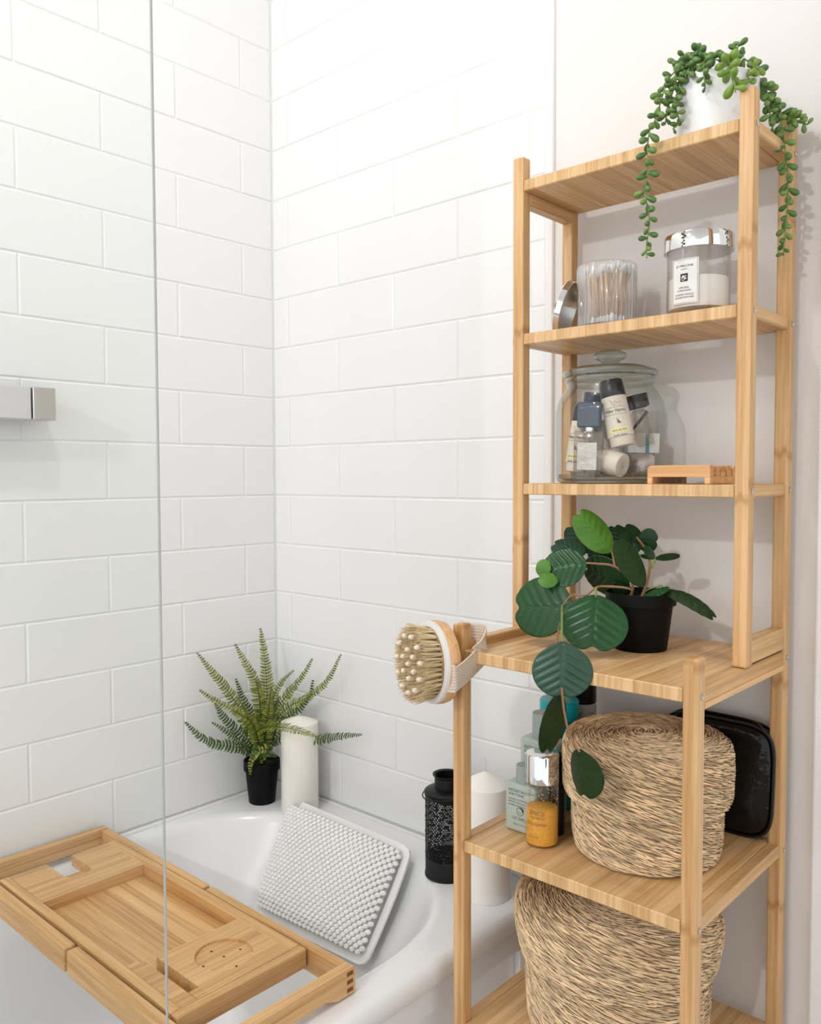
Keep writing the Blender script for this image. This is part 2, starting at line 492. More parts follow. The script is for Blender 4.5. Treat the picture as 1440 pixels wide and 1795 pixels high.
tag(obj('trim_2', w, M_TRIM), 'white architrave beside the painted wall', kind='structure')
w = MB(); w.box(0.70, 1.086, -0.006, 0.006, 0.0, 0.1, bev=0.003)
tag(obj('baseboard_back', w, M_TRIM), 'white skirting under the painted wall', kind='structure')

w = MB(); w.box(-0.004, 0.0012, -0.0012, 0.004, RIM, 2.4)
obj('corner_grout', w, M_GROUT, wall_back)

TILE_MESH = {}
def tile_mesh(wd):
    key = round(wd, 4)
    if key in TILE_MESH: return TILE_MESH[key]
    b, d = 0.0022, 0.0007
    W, H = wd / 2, TH / 2
    v = [(-W, 0.004, -H), (W, 0.004, -H), (W, 0.004, H), (-W, 0.004, H),
         (-W, 0.0012, -H), (W, 0.0012, -H), (W, 0.0012, H), (-W, 0.0012, H),
         (-W + b, 0, -H + b), (W - b, 0, -H + b), (W - b, 0, H - b), (-W + b, 0, H - b)]
    f = [(8, 9, 10, 11)]
    for i in range(4):
        j = (i + 1) % 4
        f += [(4 + i, 4 + j, 8 + j, 8 + i), (i, j, 4 + j, 4 + i)]
    me = bpy.data.meshes.new('tile')
    me.from_pydata(v, [], f)
    me.materials.append(M_TILE)
    TILE_MESH[key] = me
    return me

def lay_wall(parent, start_even, start_odd, end, mat_for):
    zrow = [ZL0 - k * PITCHZ for k in range(-3, 17)]
    for k in range(-3, 16):
        zc = ZL0 - (k + 0.5) * PITCHZ
        if zc + TH / 2 > 2.4 or zc - TH / 2 < RIM - 0.08: continue
        s0 = start_even if k % 2 == 0 else start_odd
        edges = [0.0]
        s = s0
        while s < end - 0.004:
            edges.append(s); s += PX
        edges.append(end)
        for a, b in zip(edges[:-1], edges[1:]):
            wd = (b - a) - 0.0022
            if wd < 0.006: continue
            jitter = random.uniform(-0.00025, 0.00025)
            o = link_copy(tile_mesh(round(wd, 4)), 'tile', parent, mat_for((a + b) / 2, zc, jitter))
S_ = 0.4767 * PITCHZ; T_ = 0.7566 * PITCHZ
lay_wall(wall_back, S_ + PX / 2, S_, TILE_END, lambda s, z, j: Matrix.Translation((s, j, z)))
lay_wall(wall_left, T_, T_ + PX / 2, 1.75, lambda s, z, j: Matrix.Translation((j, -s, z)) @ Matrix.Rotation(math.pi / 2, 4, 'Z'))

# ------------------------------------------------------------------ bath
def superloop(cx, cyh, cyf, a, bh, bf, nh, nf, z, N=120):
    pts = []
    for k in range(N):
        t = 2 * math.pi * k / N
        c, s_ = math.cos(t), math.sin(t)
        n = nh if s_ >= 0 else nf
        x = cx + a * math.copysign(abs(c) ** (2 / n), c)
        y = (cyh + bh * abs(s_) ** (2 / n)) if s_ >= 0 else (cyf - bf * abs(s_) ** (2 / n))
        pts.append(Vector((x, y, z)))
    return pts
def outer_rect(x0, x1, y0, y1, z, r, N=120, ref=None):
    """rounded rectangle sampled towards the same directions as ref"""
    c = Vector((0.33, -0.6, 0))
    pts = []
    for p in ref:
        d = Vector((p.x - c.x, p.y - c.y))
        tx = ((x1 - c.x) / d.x) if d.x > 0 else ((x0 - c.x) / d.x if d.x < 0 else 1e9)
        ty = ((y1 - c.y) / d.y) if d.y > 0 else ((y0 - c.y) / d.y if d.y < 0 else 1e9)
        t = min(tx, ty)
        pts.append(Vector((c.x + d.x * t, c.y + d.y * t, z)))
    return pts
bath = thing('bathtub', 'white acrylic bathtub with a panelled side', 'bathtub', (0.345, -0.85, 0))
ref = superloop(0.328, -0.36, -1.30, 0.300, 0.30, 0.26, 2.4, 2.6, RIM)
def lip(da, z, dh=None):
    dh = da if dh is None else dh
    return superloop(0.328, -0.36, -1.30, 0.300 + da, 0.30 + dh, 0.26 + da, 2.4, 2.6, z)
loops = [outer_rect(0.0, 0.688, -1.70, -0.0005, 0.515, 0, ref=ref),
         outer_rect(0.0, 0.693, -1.70, -0.0005, 0.520, 0, ref=ref),
         outer_rect(0.0, 0.693, -1.70, -0.0005, RIM - 0.012, 0, ref=ref),
         outer_rect(0.0, 0.689, -1.697, -0.0005, RIM - 0.004, 0, ref=ref),
         outer_rect(0.0, 0.680, -1.69, -0.0005, RIM, 0, ref=ref),
         lip(0.022, RIM, 0.016), lip(0.010, RIM - 0.0015, 0.008), lip(0.002, RIM - 0.007, 0.002), lip(-0.004, RIM - 0.018, -0.006),
         superloop(0.328, -0.38, -1.29, 0.284, 0.285, 0.25, 2.4, 2.6, RIM - 0.06),
         superloop(0.328, -0.42, -1.27, 0.268, 0.262, 0.24, 2.4, 2.6, RIM - 0.13),
         superloop(0.328, -0.46, -1.25, 0.252, 0.225, 0.22, 2.4, 2.6, RIM - 0.22),
         superloop(0.328, -0.50, -1.23, 0.236, 0.19, 0.20, 2.4, 2.6, RIM - 0.31),
         superloop(0.328, -0.53, -1.21, 0.205, 0.16, 0.17, 2.4, 2.6, RIM - 0.365),
         superloop(0.328, -0.56, -1.19, 0.16, 0.11, 0.12, 2.4, 2.6, RIM - 0.385),
         superloop(0.328, -0.62, -1.13, 0.08, 0.04, 0.05, 2.4, 2.6, RIM - 0.39)]
mb = MB(); N = 120
for L in loops: mb.v += [tuple(p) for p in L]
for i in range(len(loops) - 1):
    for k in range(N):
        k2 = (k + 1) % N
        mb.f.append((i * N + k, i * N + k2, (i + 1) * N + k2, (i + 1) * N + k)); mb.mi.append(0)
mb.f.append(tuple(range((len(loops) - 1) * N, len(loops) * N))); mb.mi.append(0)
obj('basin', mb, M_BATH, bath, smooth=True, angle=50)
mb = MB(); mb.box(0.655, 0.672, -1.70, -0.004, 0.0, 0.516)
obj('side_panel', mb, M_BATH, bath)
mb = MB(); mb.box(0.672, 0.683, -1.70, -0.004, 0.475, 0.516, bev=0.002)
obj('panel_rail', mb, M_BATH, bath)
for y0, y1 in ((-0.075, -0.005), (-0.44, -0.335), (-0.80, -0.72)):
    mb = MB(); mb.box(0.672, 0.683, y0, y1, 0.06, 0.475, bev=0.002)
    obj('panel_stile', mb, M_BATH, bath)
mb = MB(); mb.box(0.672, 0.683, -1.70, -0.004, 0.0, 0.06, bev=0.002)
obj('panel_rail', mb, M_BATH, bath)
# sealant where the bath meets the tiles
mb = MB(); mb.tube([(0.004, -1.7, RIM + 0.001), (0.004, -0.004, RIM + 0.001), (0.675, -0.004, RIM + 0.001)], 0.005, seg=8)
obj('sealant_bead', mb, M_TRIM, bath, smooth=True)

# shower screen
scr = thing('shower_screen', 'clear glass shower screen standing on the bath edge', 'shower screen', (0.66, -1.2, RIM))
mb = MB()
mb.add([(0.656, -0.6715, RIM + 0.004), (0.656, -1.68, RIM + 0.004), (0.656, -1.68, 2.02), (0.656, -0.6715, 2.02)], [(0, 1, 2, 3)])
obj('glass_pane', mb, M_SCREEN, scr)
mb = MB(); mb.box(0.656, 0.6590, -0.6715, -0.6702, RIM + 0.004, 2.02)
tag(obj('cut_edge', mb, M_SCREENEDGE, scr), 'grey polished vertical edge of the glass')

# bar shower valve on the left wall
val = thing('shower_valve', 'square chrome bar shower valve on the tiled wall', 'shower valve', (0.03, -0.62, 1.30))
mb = MB(); mb.box(0.022, 0.062, -0.82, -0.537, 1.3005, 1.3525, bev=0.0012); obj('valve_body', mb, M_SATINPALE, val)
mb = MB(); mb.box(0.020, 0.064, -0.535, -0.498, 1.3005, 1.3525, bev=0.0012); obj('temperature_knob', mb, M_BRUSHED, val)
mb = MB(); mb.lathe([(0, 0), (0.026, 0), (0.026, 0.008), (0.014, 0.010), (0.014, 0.024), (0, 0.024)], M=Matrix.Translation((0.001, -0.60, 1.3265)) @ Matrix.Rotation(math.pi / 2, 4, 'Y'), seg=32)
obj('wall_flange', mb, M_CHROME, val, smooth=True)

# ------------------------------------------------------------------ bamboo shelf unit
PA, PB = 0.0178, 0.0182
X0, X1 = 0.7415, 1.0545             # right faces of the left and right uprights
XL = X0 - PA                        # left face of the left uprights
YU, YB, YL = -0.155, -0.0285, -0.2865
ST = 0.0152
SZ = [1.6135, 1.4045, 1.1975, 0.9845, 0.7345, 0.4885]   # shelf tops
sh = thing('shelf_unit', 'tall stepped bamboo shelf unit beside the bath', 'shelf unit', (0.89, -0.15, 0))
def upright(name, x0, y0, z0, z1):
    m = MB(); m.box(x0, x0 + PA, y0, y0 + PB, z0, z1, bev=0.0028, seg=2)
    return obj(name, m, M_POST, sh, origin=(x0 + PA / 2 + 0.001, y0 + PB / 2, z0))
ZB = 0.9845
for xx in (XL, X1 - PA):
    upright('upright', xx, YB, 0.0, 1.652)
    upright('upright', xx, YU, ZB + 0.0005, 1.646)
    upright('upright', xx, YL, 0.0, 1.0175)
for i, z in enumerate(SZ):
    y0 = YU + 0.0008 if i < 3 else YL + 0.0008
    m = MB(); m.box(X0 + 0.0002, X1 - PA - 0.0002, y0, YB + PB - 0.003, z - ST, z, bev=0.0012)
    obj('shelf_board', m, M_SHELF, sh, origin=(X0, y0, z))
    # side rails between the uprights
    for side in (0, 1):
        xa, xb = (XL + 0.002, X0 + 0.0001) if side == 0 else (X1 - PA - 0.0001, X1 - 0.0025)
        za, zb_ = z - ST, z
        if i == 0 and side == 0: za, zb_ = z - ST - 0.016, z - 0.004
        if i == 3: za = z - ST - 0.006
        if i == 3 and side == 0: zb_ = z + 0.011
        ya = (YU if i < 3 else YL) + PB
        m = MB(); m.box(xa, xb, ya - 0.001, YB + 0.001, za, zb_, bev=0.0014)
        obj('side_rail', m, M_RAIL, sh, origin=(xa, ya, za))
for side in (0, 1):
    xa, xb = (XL + 0.002, X0 + 0.0001) if side == 0 else (X1 - PA - 0.0001, X1 - 0.0015)
    m = MB(); m.box(xa, xb, YU + PB - 0.001, YB + 0.001, ZB + 0.003, ZB + 0.031, bev=0.0014)
    obj('side_rail', m, M_RAIL, sh, origin=(xa, YU, ZB))
m = MB(); m.box(X1 - 0.004, X1 + 0.0002, YL + PB, YB + 0.001, ZB - ST - 0.0075, ZB - ST - 0.001, bev=0.0008)
obj('side_rail', m, M_RAIL, sh)
for (yy, zz) in [(YU, SZ[0]), (YB, SZ[0]), (YU, SZ[1]), (YB, SZ[1]), (YU, SZ[2]), (YB, SZ[2]), (YL, SZ[3]), (YB, SZ[3]), (YL, SZ[4]), (YB, SZ[4]), (YL, SZ[5]), (YB, SZ[5])]:
    m = MB()
    Mx = Matrix.Translation((X1 - 0.0004, yy + PB * 0.5, zz - ST / 2)) @ Matrix.Rotation(math.pi / 2, 4, 'Y')
    m.lathe([(0.0034, 0.0), (0.0036, 0.0012), (0.0022, 0.0013), (0.0016, 0.0002), (0, 0.0002)], seg=16, M=Mx)
    obj('screw', m, M_BRUSHED, sh, smooth=True)

# ------------------------------------------------------------------ bath caddy
CZ = 0.586
cad = thing('bath_caddy', 'bamboo bath caddy tray laid across the bathtub', 'bath caddy', (0.335, -0.515, RIM))
TY0, TY1, TX0, TX1 = -0.6126, -0.418, 0.085, 0.569
def cbox(name, x0, x1, y0, y1, z0, z1, bev=0.0015, mat=None, par=None):
    m = MB(); m.box(min(x0, x1), max(x0, x1), min(y0, y1), max(y0, y1), z0, z1, bev=bev)
    return obj(name, m, mat or M_CADDY, par or cad)
cbox('tray_rail', TX0, TX1, TY1 - 0.017, TY1, CZ - 0.026, CZ + 0.001)
cbox('tray_rail', TX0, TX1, TY0, TY0 + 0.014, CZ - 0.026, CZ + 0.001)
# floor of the tray as four boards with fine joints
fy0, fy1 = TY0 + 0.014, TY1 - 0.017
nb = 5
for i in range(nb):
    a = fy0 + (fy1 - fy0) * i / nb; b = fy0 + (fy1 - fy0) * (i + 1) / nb
    x0 = 0.113 if b > -0.545 and a < -0.49 else TX0 + 0.012
    cbox('floor_board', x0, TX1 - 0.004, a + 0.0002, b - 0.0002, CZ - 0.026, CZ - 0.0175, bev=0.0007)
# left platform with its open slot
sy0, sy1 = -0.540, -0.498
pl = [(TX0, fy0), (0.2035, fy0), (0.2035, fy1), (TX0, fy1), (TX0, sy1)]
for k in range(9):
    a = math.pi / 2 - math.pi / 2 * k / 8
    pl.append((0.150 + 0.008 * math.cos(a), sy1 - 0.008 + 0.008 * math.sin(a)))
for k in range(9):
    a = -math.pi / 2 * k / 8
    pl.append((0.150 + 0.008 * math.cos(a), sy0 + 0.008 + 0.008 * math.sin(a)))
pl.append((TX0, sy0))
m = MB(); m.prism(pl, CZ - 0.0175, CZ, axis='z'); obj('platform', m, M_CADDYX, cad)
# right platform: circular cup recess, slot and low step
bm_parts = MB()
ccx, ccy, crr = 0.512, -0.499, 0.0375
px0, px1 = 0.4525, TX1
def plate_with_hole(x0, x1, y0, y1, cx, cy, r, z0, z1):
    m = MB(); n = 64
    def sq(a):
        c, s_ = math.cos(a), math.sin(a)
        tx = ((x1 - cx) / c) if c > 1e-9 else ((x0 - cx) / c if c < -1e-9 else 1e9)
        ty = ((y1 - cy) / s_) if s_ > 1e-9 else ((y0 - cy) / s_ if s_ < -1e-9 else 1e9)
        t = min(tx, ty); return (cx + c * t, cy + s_ * t)
    angs = sorted([2 * math.pi * k / n for k in range(n)] + [math.atan2(yy - cy, xx - cx) % (2 * math.pi) for xx in (x0, x1) for yy in (y0, y1)])
    n = len(angs)
    vs_ = []
    for a in angs:
        o = sq(a); i = (cx + r * math.cos(a), cy + r * math.sin(a))
        vs_ += [(o[0], o[1], z0), (o[0], o[1], z1), (i[0], i[1], z1), (i[0], i[1], z0)]
    fs = []
    for k in range(n):
        a, b = k * 4, ((k + 1) % n) * 4
        fs += [(a, b, b + 1, a + 1), (a + 1, b + 1, b + 2, a + 2), (a + 2, b + 2, b + 3, a + 3), (a + 3, b + 3, b, a)]
    m.add(vs_, fs); return m
m = plate_with_hole(px0, px1, -0.5615, fy1, ccx, ccy, crr, CZ - 0.0035, CZ)
m.box(px0, px1, -0.5615, fy1, CZ - 0.0175, CZ - 0.0035)
rp = obj('platform', m, M_CADDYX, cad)
for hx, hy in ((0, 0), (-0.022, -0.004), (0.002, 0.0245), (-0.001, -0.034 * 0.9), (0.030, -0.002)):
    m = MB(); m.lathe([(0.0016, 0), (0.0016, 0.0003), (0, 0.0003)], c=(ccx + hx, ccy + hy, CZ - 0.0035), seg=12)
    obj('drain_hole', m, M_DARKHOLE, rp)
cbox('platform', 0.549, px1, -0.576, -0.5615, CZ - 0.0175, CZ, bev=0, mat=M_CADDYX)
cbox('platform', 0.449, px1, fy0, -0.576, CZ - 0.0175, CZ, bev=0.0008, mat=M_CADDYX)
cbox('platform', 0.432, 0.549, fy0, -0.5765, CZ - 0.0175, CZ - 0.006, bev=0.0008, mat=M_CADDYX)
m = MB(); m.box(TX1, TX1 + 0.0135, TY0, TY1, CZ - 0.026, CZ + 0.0005, bev=0.0016); obj('end_board', m, M_CADDYX, cad)
# extending slide frames
def slide_bar(x0, x1, y0, y1):
    """long bar; underside eased near its wall end"""
    m = MB(); m.box(x0, x1, y0, y1, RIM + 0.0022, CZ - 0.0005, bev=0.0024, seg=2); return m
FY0, FY1, NY0, NY1 = -0.4155, -0.4015, -0.6335, -0.6165
def endbar(x0, x1):
    ys = [NY0, NY0 + 0.03, NY0 + 0.05, FY1 - 0.05, FY1 - 0.03, FY1]
    zb = [RIM + 0.0022, RIM + 0.0022, RIM + 0.010, RIM + 0.010, RIM + 0.0022, RIM + 0.0022]
    poly = [(y, z) for y, z in zip(ys, zb)] + [(FY1, CZ - 0.0025), (FY1 - 0.0025, CZ), (NY0 + 0.0025, CZ), (NY0, CZ - 0.0025)]
    m = MB(); m.prism(poly, x0, x1, axis='x'); return m
lf = obj('slide_frame', slide_bar(0.0265, 0.338, FY0, FY1), M_CADDY, cad)
obj('slide_bar', slide_bar(0.0265, 0.343, NY0, NY1), M_CADDY, lf)
obj('end_bar', endbar(0.0115, 0.0265), M_CADDYX, lf)
rf = obj('slide_frame', slide_bar(0.345, 0.6425, FY0, FY1), M_CADDY, cad)
obj('slide_bar', slide_bar(0.350, 0.6425, NY0, NY1), M_CADDY, rf)
obj('end_bar', endbar(0.6425, 0.6575), M_CADDYX, rf)
for k in range(3):
    zc = CZ - 0.0065 - 0.0105 * k
    m = MB(); m.box(0.6571, 0.6580, FY1 - 0.0145, FY1 - 0.004, zc - 0.0028, zc + 0.0026, bev=0.0003)
    obj('finger_joint', m, M_ENDGRAIN, rf)

# ------------------------------------------------------------------ bath pillow
def make_pillow():
    top = Vector((0.306, -0.076, 0.566)); bot = Vector((0.326, -0.206, 0.416))
    up = (top - bot).normalized()
    across = Vector((1, 0.0, 0.0)); across = (across - up * across.dot(up)).normalized()
    nrm = across.cross(up).normalized()
    if nrm.y > 0: nrm = -nrm
    L = (top - bot).length; W = 0.293
    c = (top + bot) / 2
    t = thing('bath_pillow', 'white woven foam pillow propped against the bath end', 'bath pillow', c)
    def inside(u, v, m):   # rounded rectangle with slightly waisted sides
        r = 0.017; hx, hy = W / 2 - m - 0.004 * (1 - (2 * v / L) ** 2) * -1, L / 2 - m
        qx, qy = abs(u) - (hx - r), abs(v) - (hy - r)
        return math.hypot(max(qx, 0), max(qy, 0)) + min(max(qx, qy), 0) - r
    def puff(u, v):
        a = max(0.0, 1 - (abs(u) / (W / 2 - 0.004)) ** 3.2); b = max(0.0, 1 - (abs(v) / (L / 2 - 0.004)) ** 3.2)
        return 0.030 * (a * b) ** 0.55
    TLc, TRc, BRc, BLc = at(513, 1399, -0.078), at(725, 1488, -0.082), at(641, 1697, -0.207), at(445, 1601, -0.211)
    def P(u, v, h):
        s_, t_ = u / W + 0.5, v / L + 0.5
        return (BLc * (1 - s_) + BRc * s_) * (1 - t_) + (TLc * (1 - s_) + TRc * s_) * t_ + nrm * h
    # flange and pad
    def slab(m_, h0, h1, dome):
        n = 96; ring = []
        for k in range(n):
            a = 2 * math.pi * k / n
            lo, hi = 0.0, 0.4
            for _ in range(30):
                mid = (lo + hi) / 2
                if inside(mid * math.cos(a), mid * math.sin(a), m_) < 0: lo = mid
                else: hi = mid
            ring.append((lo * math.cos(a), lo * math.sin(a)))
        mb_ = MB(); R = 12
        vs_ = [P(u, v, h0) for u, v in ring]
        fs = [tuple(range(n - 1, -1, -1))]
        for i in range(R):
            s_ = 1 - i / R
            vs_ += [P(u * s_, v * s_, h1 + (puff(u * s_, v * s_) if dome else 0)) for u, v in ring]
        vs_.append(P(0, 0, h1 + (puff(0, 0) if dome else 0)))
        for i in range(R):
            for k in range(n):
                k2 = (k + 1) % n
                fs.append((i * n + k, i * n + k2, (i + 1) * n + k2, (i + 1) * n + k))
        last = len(vs_) - 1
        for k in range(n): fs.append((R * n + k, R * n + (k + 1) % n, last))
        return mb_.add(vs_, fs)
    obj('vinyl_flange', slab(0.0, -0.001, 0.0035, False), M_PILLOW, t, smooth=True)
    obj('foam_pad', slab(0.0125, 0.002, 0.0035, True), M_PILLOWSHADE, t, smooth=True)
    mb_ = MB()
    bm = bmesh.new(); bmesh.ops.create_icosphere(bm, subdivisions=2, radius=1)
    bv = [v.co.copy() for v in bm.verts]; bf = [tuple(x.index for x in f.verts) for f in bm.faces]; bm.free()
    du, dv = 0.0112, 0.0064
    rows = int(L / dv) + 2
    ang = math.radians(14)
    for j in range(-rows, rows):
        for i in range(-30, 31):
            u = i * du + (du / 2 if j % 2 else 0); v = j * dv
            if inside(u, v, 0.0105) > 0: continue
            e = 0.002
            hx = (puff(u + e, v) - puff(u - e, v)) / (2 * e); hy = (puff(u, v + e) - puff(u, v - e)) / (2 * e)
            nn = (nrm - across * max(-1.2, min(1.2, hx)) - up * max(-1.2, min(1.2, hy))).normalized()
            ax = (across * math.cos(ang) + up * math.sin(ang)); ax = (ax - nn * ax.dot(nn)).normalized()
            bx = nn.cross(ax)
            q = P(u, v, 0.0035 + puff(u, v)) + nn * 0.0006
            mb_.add([q + ax * (p.x * 0.0055) + bx * (p.y * 0.0044) + nn * (p.z * 0.0036) for p in bv], bf)
    k = obj('foam_weave', mb_, M_PILLOW, t, smooth=True, angle=80)
    k['kind'] = 'stuff'
make_pillow()

# ------------------------------------------------------------------ fern on the bath corner
def pot_profile(rb, rt, h, rim=0.0, rimh=0.0, th=0.002):
    p = [(0, 0.0), (rb * 0.96, 0.0), (rb, 0.0015)]
    if rim:
        rm = rb + (rt - rim - rb) * ((h - rimh) / h)
        p += [(rm, h - rimh), (rt, h - rimh + 0.0008)]
    p += [(rt, h - 0.0006), (rt - 0.0006, h), (rt - th, h), (rt - th - 0.0005, h - 0.004), (rb * 0.9, h - 0.012), (0, h - 0.012)]
    return p

fern = thing('potted_fern', 'artificial fern in a black pot in the bath corner', 'potted plant', (0.057, -0.086, RIM))
mb = MB(); mb.lathe(pot_profile(0.0265, 0.0365, 0.086, 0.0015, 0.02), c=(0.057, -0.086, RIM), seg=48)
obj('pot', mb, M_BLACKPOT, fern, smooth=True)
mb = MB(); mb.lathe([(0.033, 0.0), (0.02, 0.004), (0, 0.006)], c=(0.057, -0.086, RIM + 0.074), seg=24)
obj('soil', mb, M_SOIL, fern, smooth=True)
def fz(x, y): return (300 + x * 0.25, 1080 + y * 0.25)
ROOT = Vector((0.057, -0.086, RIM + 0.078))
def clampv(p, fx=0.007, fy=-0.007, fzz=None):
    return Vector((max(p.x, fx), min(p.y, fy), p.z if fzz is None else max(p.z, fzz)))
def frond(pts, ytip, wmax, mat, n=26, lean=0.0, yroot=-0.086, face=None):
    """pts: from the tip to the heart of the plant"""
    m = len(pts)
    path = []
    for i, (x, y) in enumerate(pts):
        t = i / m
        yy = ytip + (yroot - ytip) * (t ** 1.3)
        p = at(*fz(x, y), yy)
        path.append(clampv(p))
    path.append(ROOT + Vector((random.uniform(-0.012, 0.012), random.uniform(-0.012, 0.012), 0)))
    path.reverse()
    cur = spline(path, 60)
    ln = [0]
    for a, b in zip(cur[:-1], cur[1:]): ln.append(ln[-1] + (b - a).length)
    T = ln[-1]
    mb_ = MB()
    mb_.tube(cur, [0.0011 * (1 - 0.7 * i / 59) for i in range(60)], seg=5, mi=1)
    s_ = 0.10 * T; step = 0.0078
    view = (CAM - cur[30]).normalized()
    while s_ < T - 0.001:
        k = 0
        while k < 58 and ln[k + 1] < s_: k += 1
        f = (s_ - ln[k]) / max(1e-9, ln[k + 1] - ln[k])
        p = cur[k].lerp(cur[k + 1], f); d = (cur[k + 1] - cur[k]).normalized()
        q = s_ / T
        # widest a third along, tapering to the tip
        wl = wmax * (0.45 + 0.55 * min(1, q / 0.3)) * (1 - max(0, (q - 0.38) / 0.62) ** 1.5 * 0.86)
        fn = (face if face else (view + Vector((0, 0, 0.55))).normalized())
        sd = d.cross(fn).normalized()
        up = sd.cross(d).normalized()
        wl0 = wl
        for sg in (-1, 1):
            wl = wl0 * random.uniform(0.82, 1.1)
            a = (sd * sg * 0.93 + d * random.uniform(0.22, 0.5) + up * random.uniform(-0.12, 0.28)).normalized()
            wv = a.cross(up).normalized() * 0.0026 * (0.55 + 0.45 * wl / wmax)
            e1 = p + a * wl * 0.16; e2 = p + a * wl * 0.45 + up * 0.0006; e3 = p + a * wl * 0.8 - up * 0.0002; tip = p + a * wl * 1.0 - up * 0.0016 + d * 0.0012
            mb_.add([p + wv * 0.35, p - wv * 0.35, e1 + wv * 0.9, e1 - wv * 0.9, e2 + wv * 1.05, e2 - wv * 0.95, e3 + wv * 0.8, e3 - wv * 0.7, tip + wv * 0.15, tip - wv * 0.15],
                    [(0, 1, 3, 2), (2, 3, 5, 4), (4, 5, 7, 6), (6, 7, 9, 8)])
        s_ += step * (1 - 0.35 * q)
    mb_.v = [tuple(clampv(Vector(v), 0.003, -0.003)) for v in mb_.v]
    return obj('frond', mb_, [mat, M_FERNSTEM], fern)
FR = [
 ([(180, 255), (320, 430), (430, 570), (520, 720)], -0.205, 0.0150, M_FERN),
 ([(445, 190), (540, 360), (605, 500), (628, 690)], -0.135, 0.0160, M_FERN),
 ([(625, 80), (650, 230), (668, 420), (672, 640)], -0.075, 0.0165, M_FERN),
 ([(195, 515), (300, 585), (470, 680), (580, 770)], -0.215, 0.0135, M_FERN),
 ([(90, 735), (205, 845), (300, 895), (430, 915), (540, 950)], -0.235, 0.0130, M_FERND),
 ([(280, 740), (390, 810), (480, 890), (560, 960)], -0.200, 0.0115, M_FERND),
 ([(1190, 270), (1095, 455), (960, 570), (820, 640), (720, 770)], -0.040, 0.0120, M_FERN),
 ([(995, 290), (925, 415), (810, 560), (720, 700)], -0.040, 0.0120, M_FERN),
 ([(865, 375), (770, 470), (710, 610)], -0.060, 0.0115, M_FERN),
 ([(1340, 830), (1200, 840), (1050, 862), (870, 850), (720, 880)], -0.030, 0.0145, M_FERND),
 ([(1045, 850), (900, 805), (780, 780), (680, 775), (610, 830)], -0.165, 0.0150, M_FERN),
 ([(555, 1110), (560, 1025), (610, 950), (680, 940)], -0.150, 0.0105, M_FERN),
 ([(455, 440), (500, 570), (560, 690), (600, 820)], -0.125, 0.0130, M_FERND),
 ([(310, 610), (370, 710), (470, 810), (560, 900)], -0.185, 0.0150, M_FERND),
 ([(995, 450), (975, 550), (900, 650), (790, 740)], -0.030, 0.0130, M_FERND),
 ([(750, 985), (700, 970), (640, 960)], -0.135, 0.0110, M_FERND),
 ([(600, 420), (620, 560), (640, 740)], -0.110, 0.0150, M_FERND),
 ([(760, 560), (720, 650), (680, 760)], -0.095, 0.0150, M_FERND),
 ([(480, 660), (540, 760), (600, 850)], -0.150, 0.0140, M_FERN),
 ([(700, 500), (690, 620), (670, 760)], -0.120, 0.0150, M_FERN),
 ([(560, 1000), (590, 930), (620, 900)], -0.140, 0.0110, M_FERND),
]
random.seed(11)
for a in FR: frond(a[0], a[1], a[2] * 1.14, a[3])

# ------------------------------------------------------------------ candles and lantern on the bath rim
def pillar_candle(c, r, h, mat, label, wick_h=0.012, cone=0.012):
    t = thing('pillar_candle', label, 'candle', c)
    m = MB(); m.lathe([(0, 0), (r * 0.97, 0), (r, 0.002), (r, h - cone - 0.003), (r * 0.985, h - cone), (r * 0.5, h - cone * 0.42), (0.004, h - 0.001), (0, h)], c=c, seg=64)
    obj('wax_body', m, mat, t, smooth=True)
    c = Vector(c)
    m = MB(); m.tube([c + Vector((0, 0, h - 0.002)), c + Vector((0.0003, 0, h + wick_h * 0.6)), c + Vector((-0.0012, 0.0003, h + wick_h))], 0.0009, seg=6)
    obj('wick', m, M_WICK, t)
    return t
pillar_candle((0.147, -0.062, RIM), 0.0365, 0.187, M_WAX, 'tall ivory pillar candle beside the fern', 0.004, 0.012)
pillar_candle((0.6265, -0.088, RIM), 0.0385, 0.196, M_WAXW, 'white pillar candle behind the shelf unit upright', 0.022, 0.020)

LC = Vector((0.537, -0.075, RIM))
lan = thing('lantern', 'black punched tin lantern on the bath rim', 'lantern', LC)
LR = 0.036; LH = 0.142
m = MB(); m.lathe([(0, 0), (LR + 0.001, 0), (LR + 0.001, 0.004), (LR, 0.0045), (LR, 0.032), (LR - 0.0008, 0.032), (LR - 0.0008, 0.002), (0, 0.002)], c=LC, seg=64)
obj('base_band', m, M_BLACKMETAL, lan, smooth=True)
# punched sleeve: a net of thin bars round lozenge holes
m = MB(); NA, NZ = 52, 34
z0, z1 = 0.032, LH - 0.008
grid = {}
vs_, fs = [], []
for j in range(NZ):
    for i in range(NA):
        a0 = 2 * math.pi * (i + (0.5 if j % 2 else 0)) / NA; da = 2 * math.pi / NA
        za = z0 + (z1 - z0) * j / NZ; dz = (z1 - z0) / NZ
        hole = random.random() < 0.86
        rr = LR
        def pt(a, z): return (LC.x + rr * math.cos(a), LC.y + rr * math.sin(a), LC.z + z)
        o = len(vs_)
        vs_ += [pt(a0, za), pt(a0 + da, za), pt(a0 + da, za + dz), pt(a0, za + dz)]
        if not hole:
            fs.append((o, o + 1, o + 2, o + 3)); continue
        ha, hz = da * 0.34, dz * 0.36
        ca, cz = a0 + da / 2, za + dz / 2
        vs_ += [pt(ca - ha, cz - hz), pt(ca + ha, cz - hz), pt(ca + ha, cz + hz), pt(ca - ha, cz + hz)]
        for k in range(4):
            k2 = (k + 1) % 4
            fs.append((o + k, o + k2, o + 4 + k2, o + 4 + k))
m.add(vs_, fs)
sl = obj('punched_sleeve', m, M_BLACKMETAL, lan)
sl.modifiers.new('sheet', 'SOLIDIFY').thickness = 0.0005
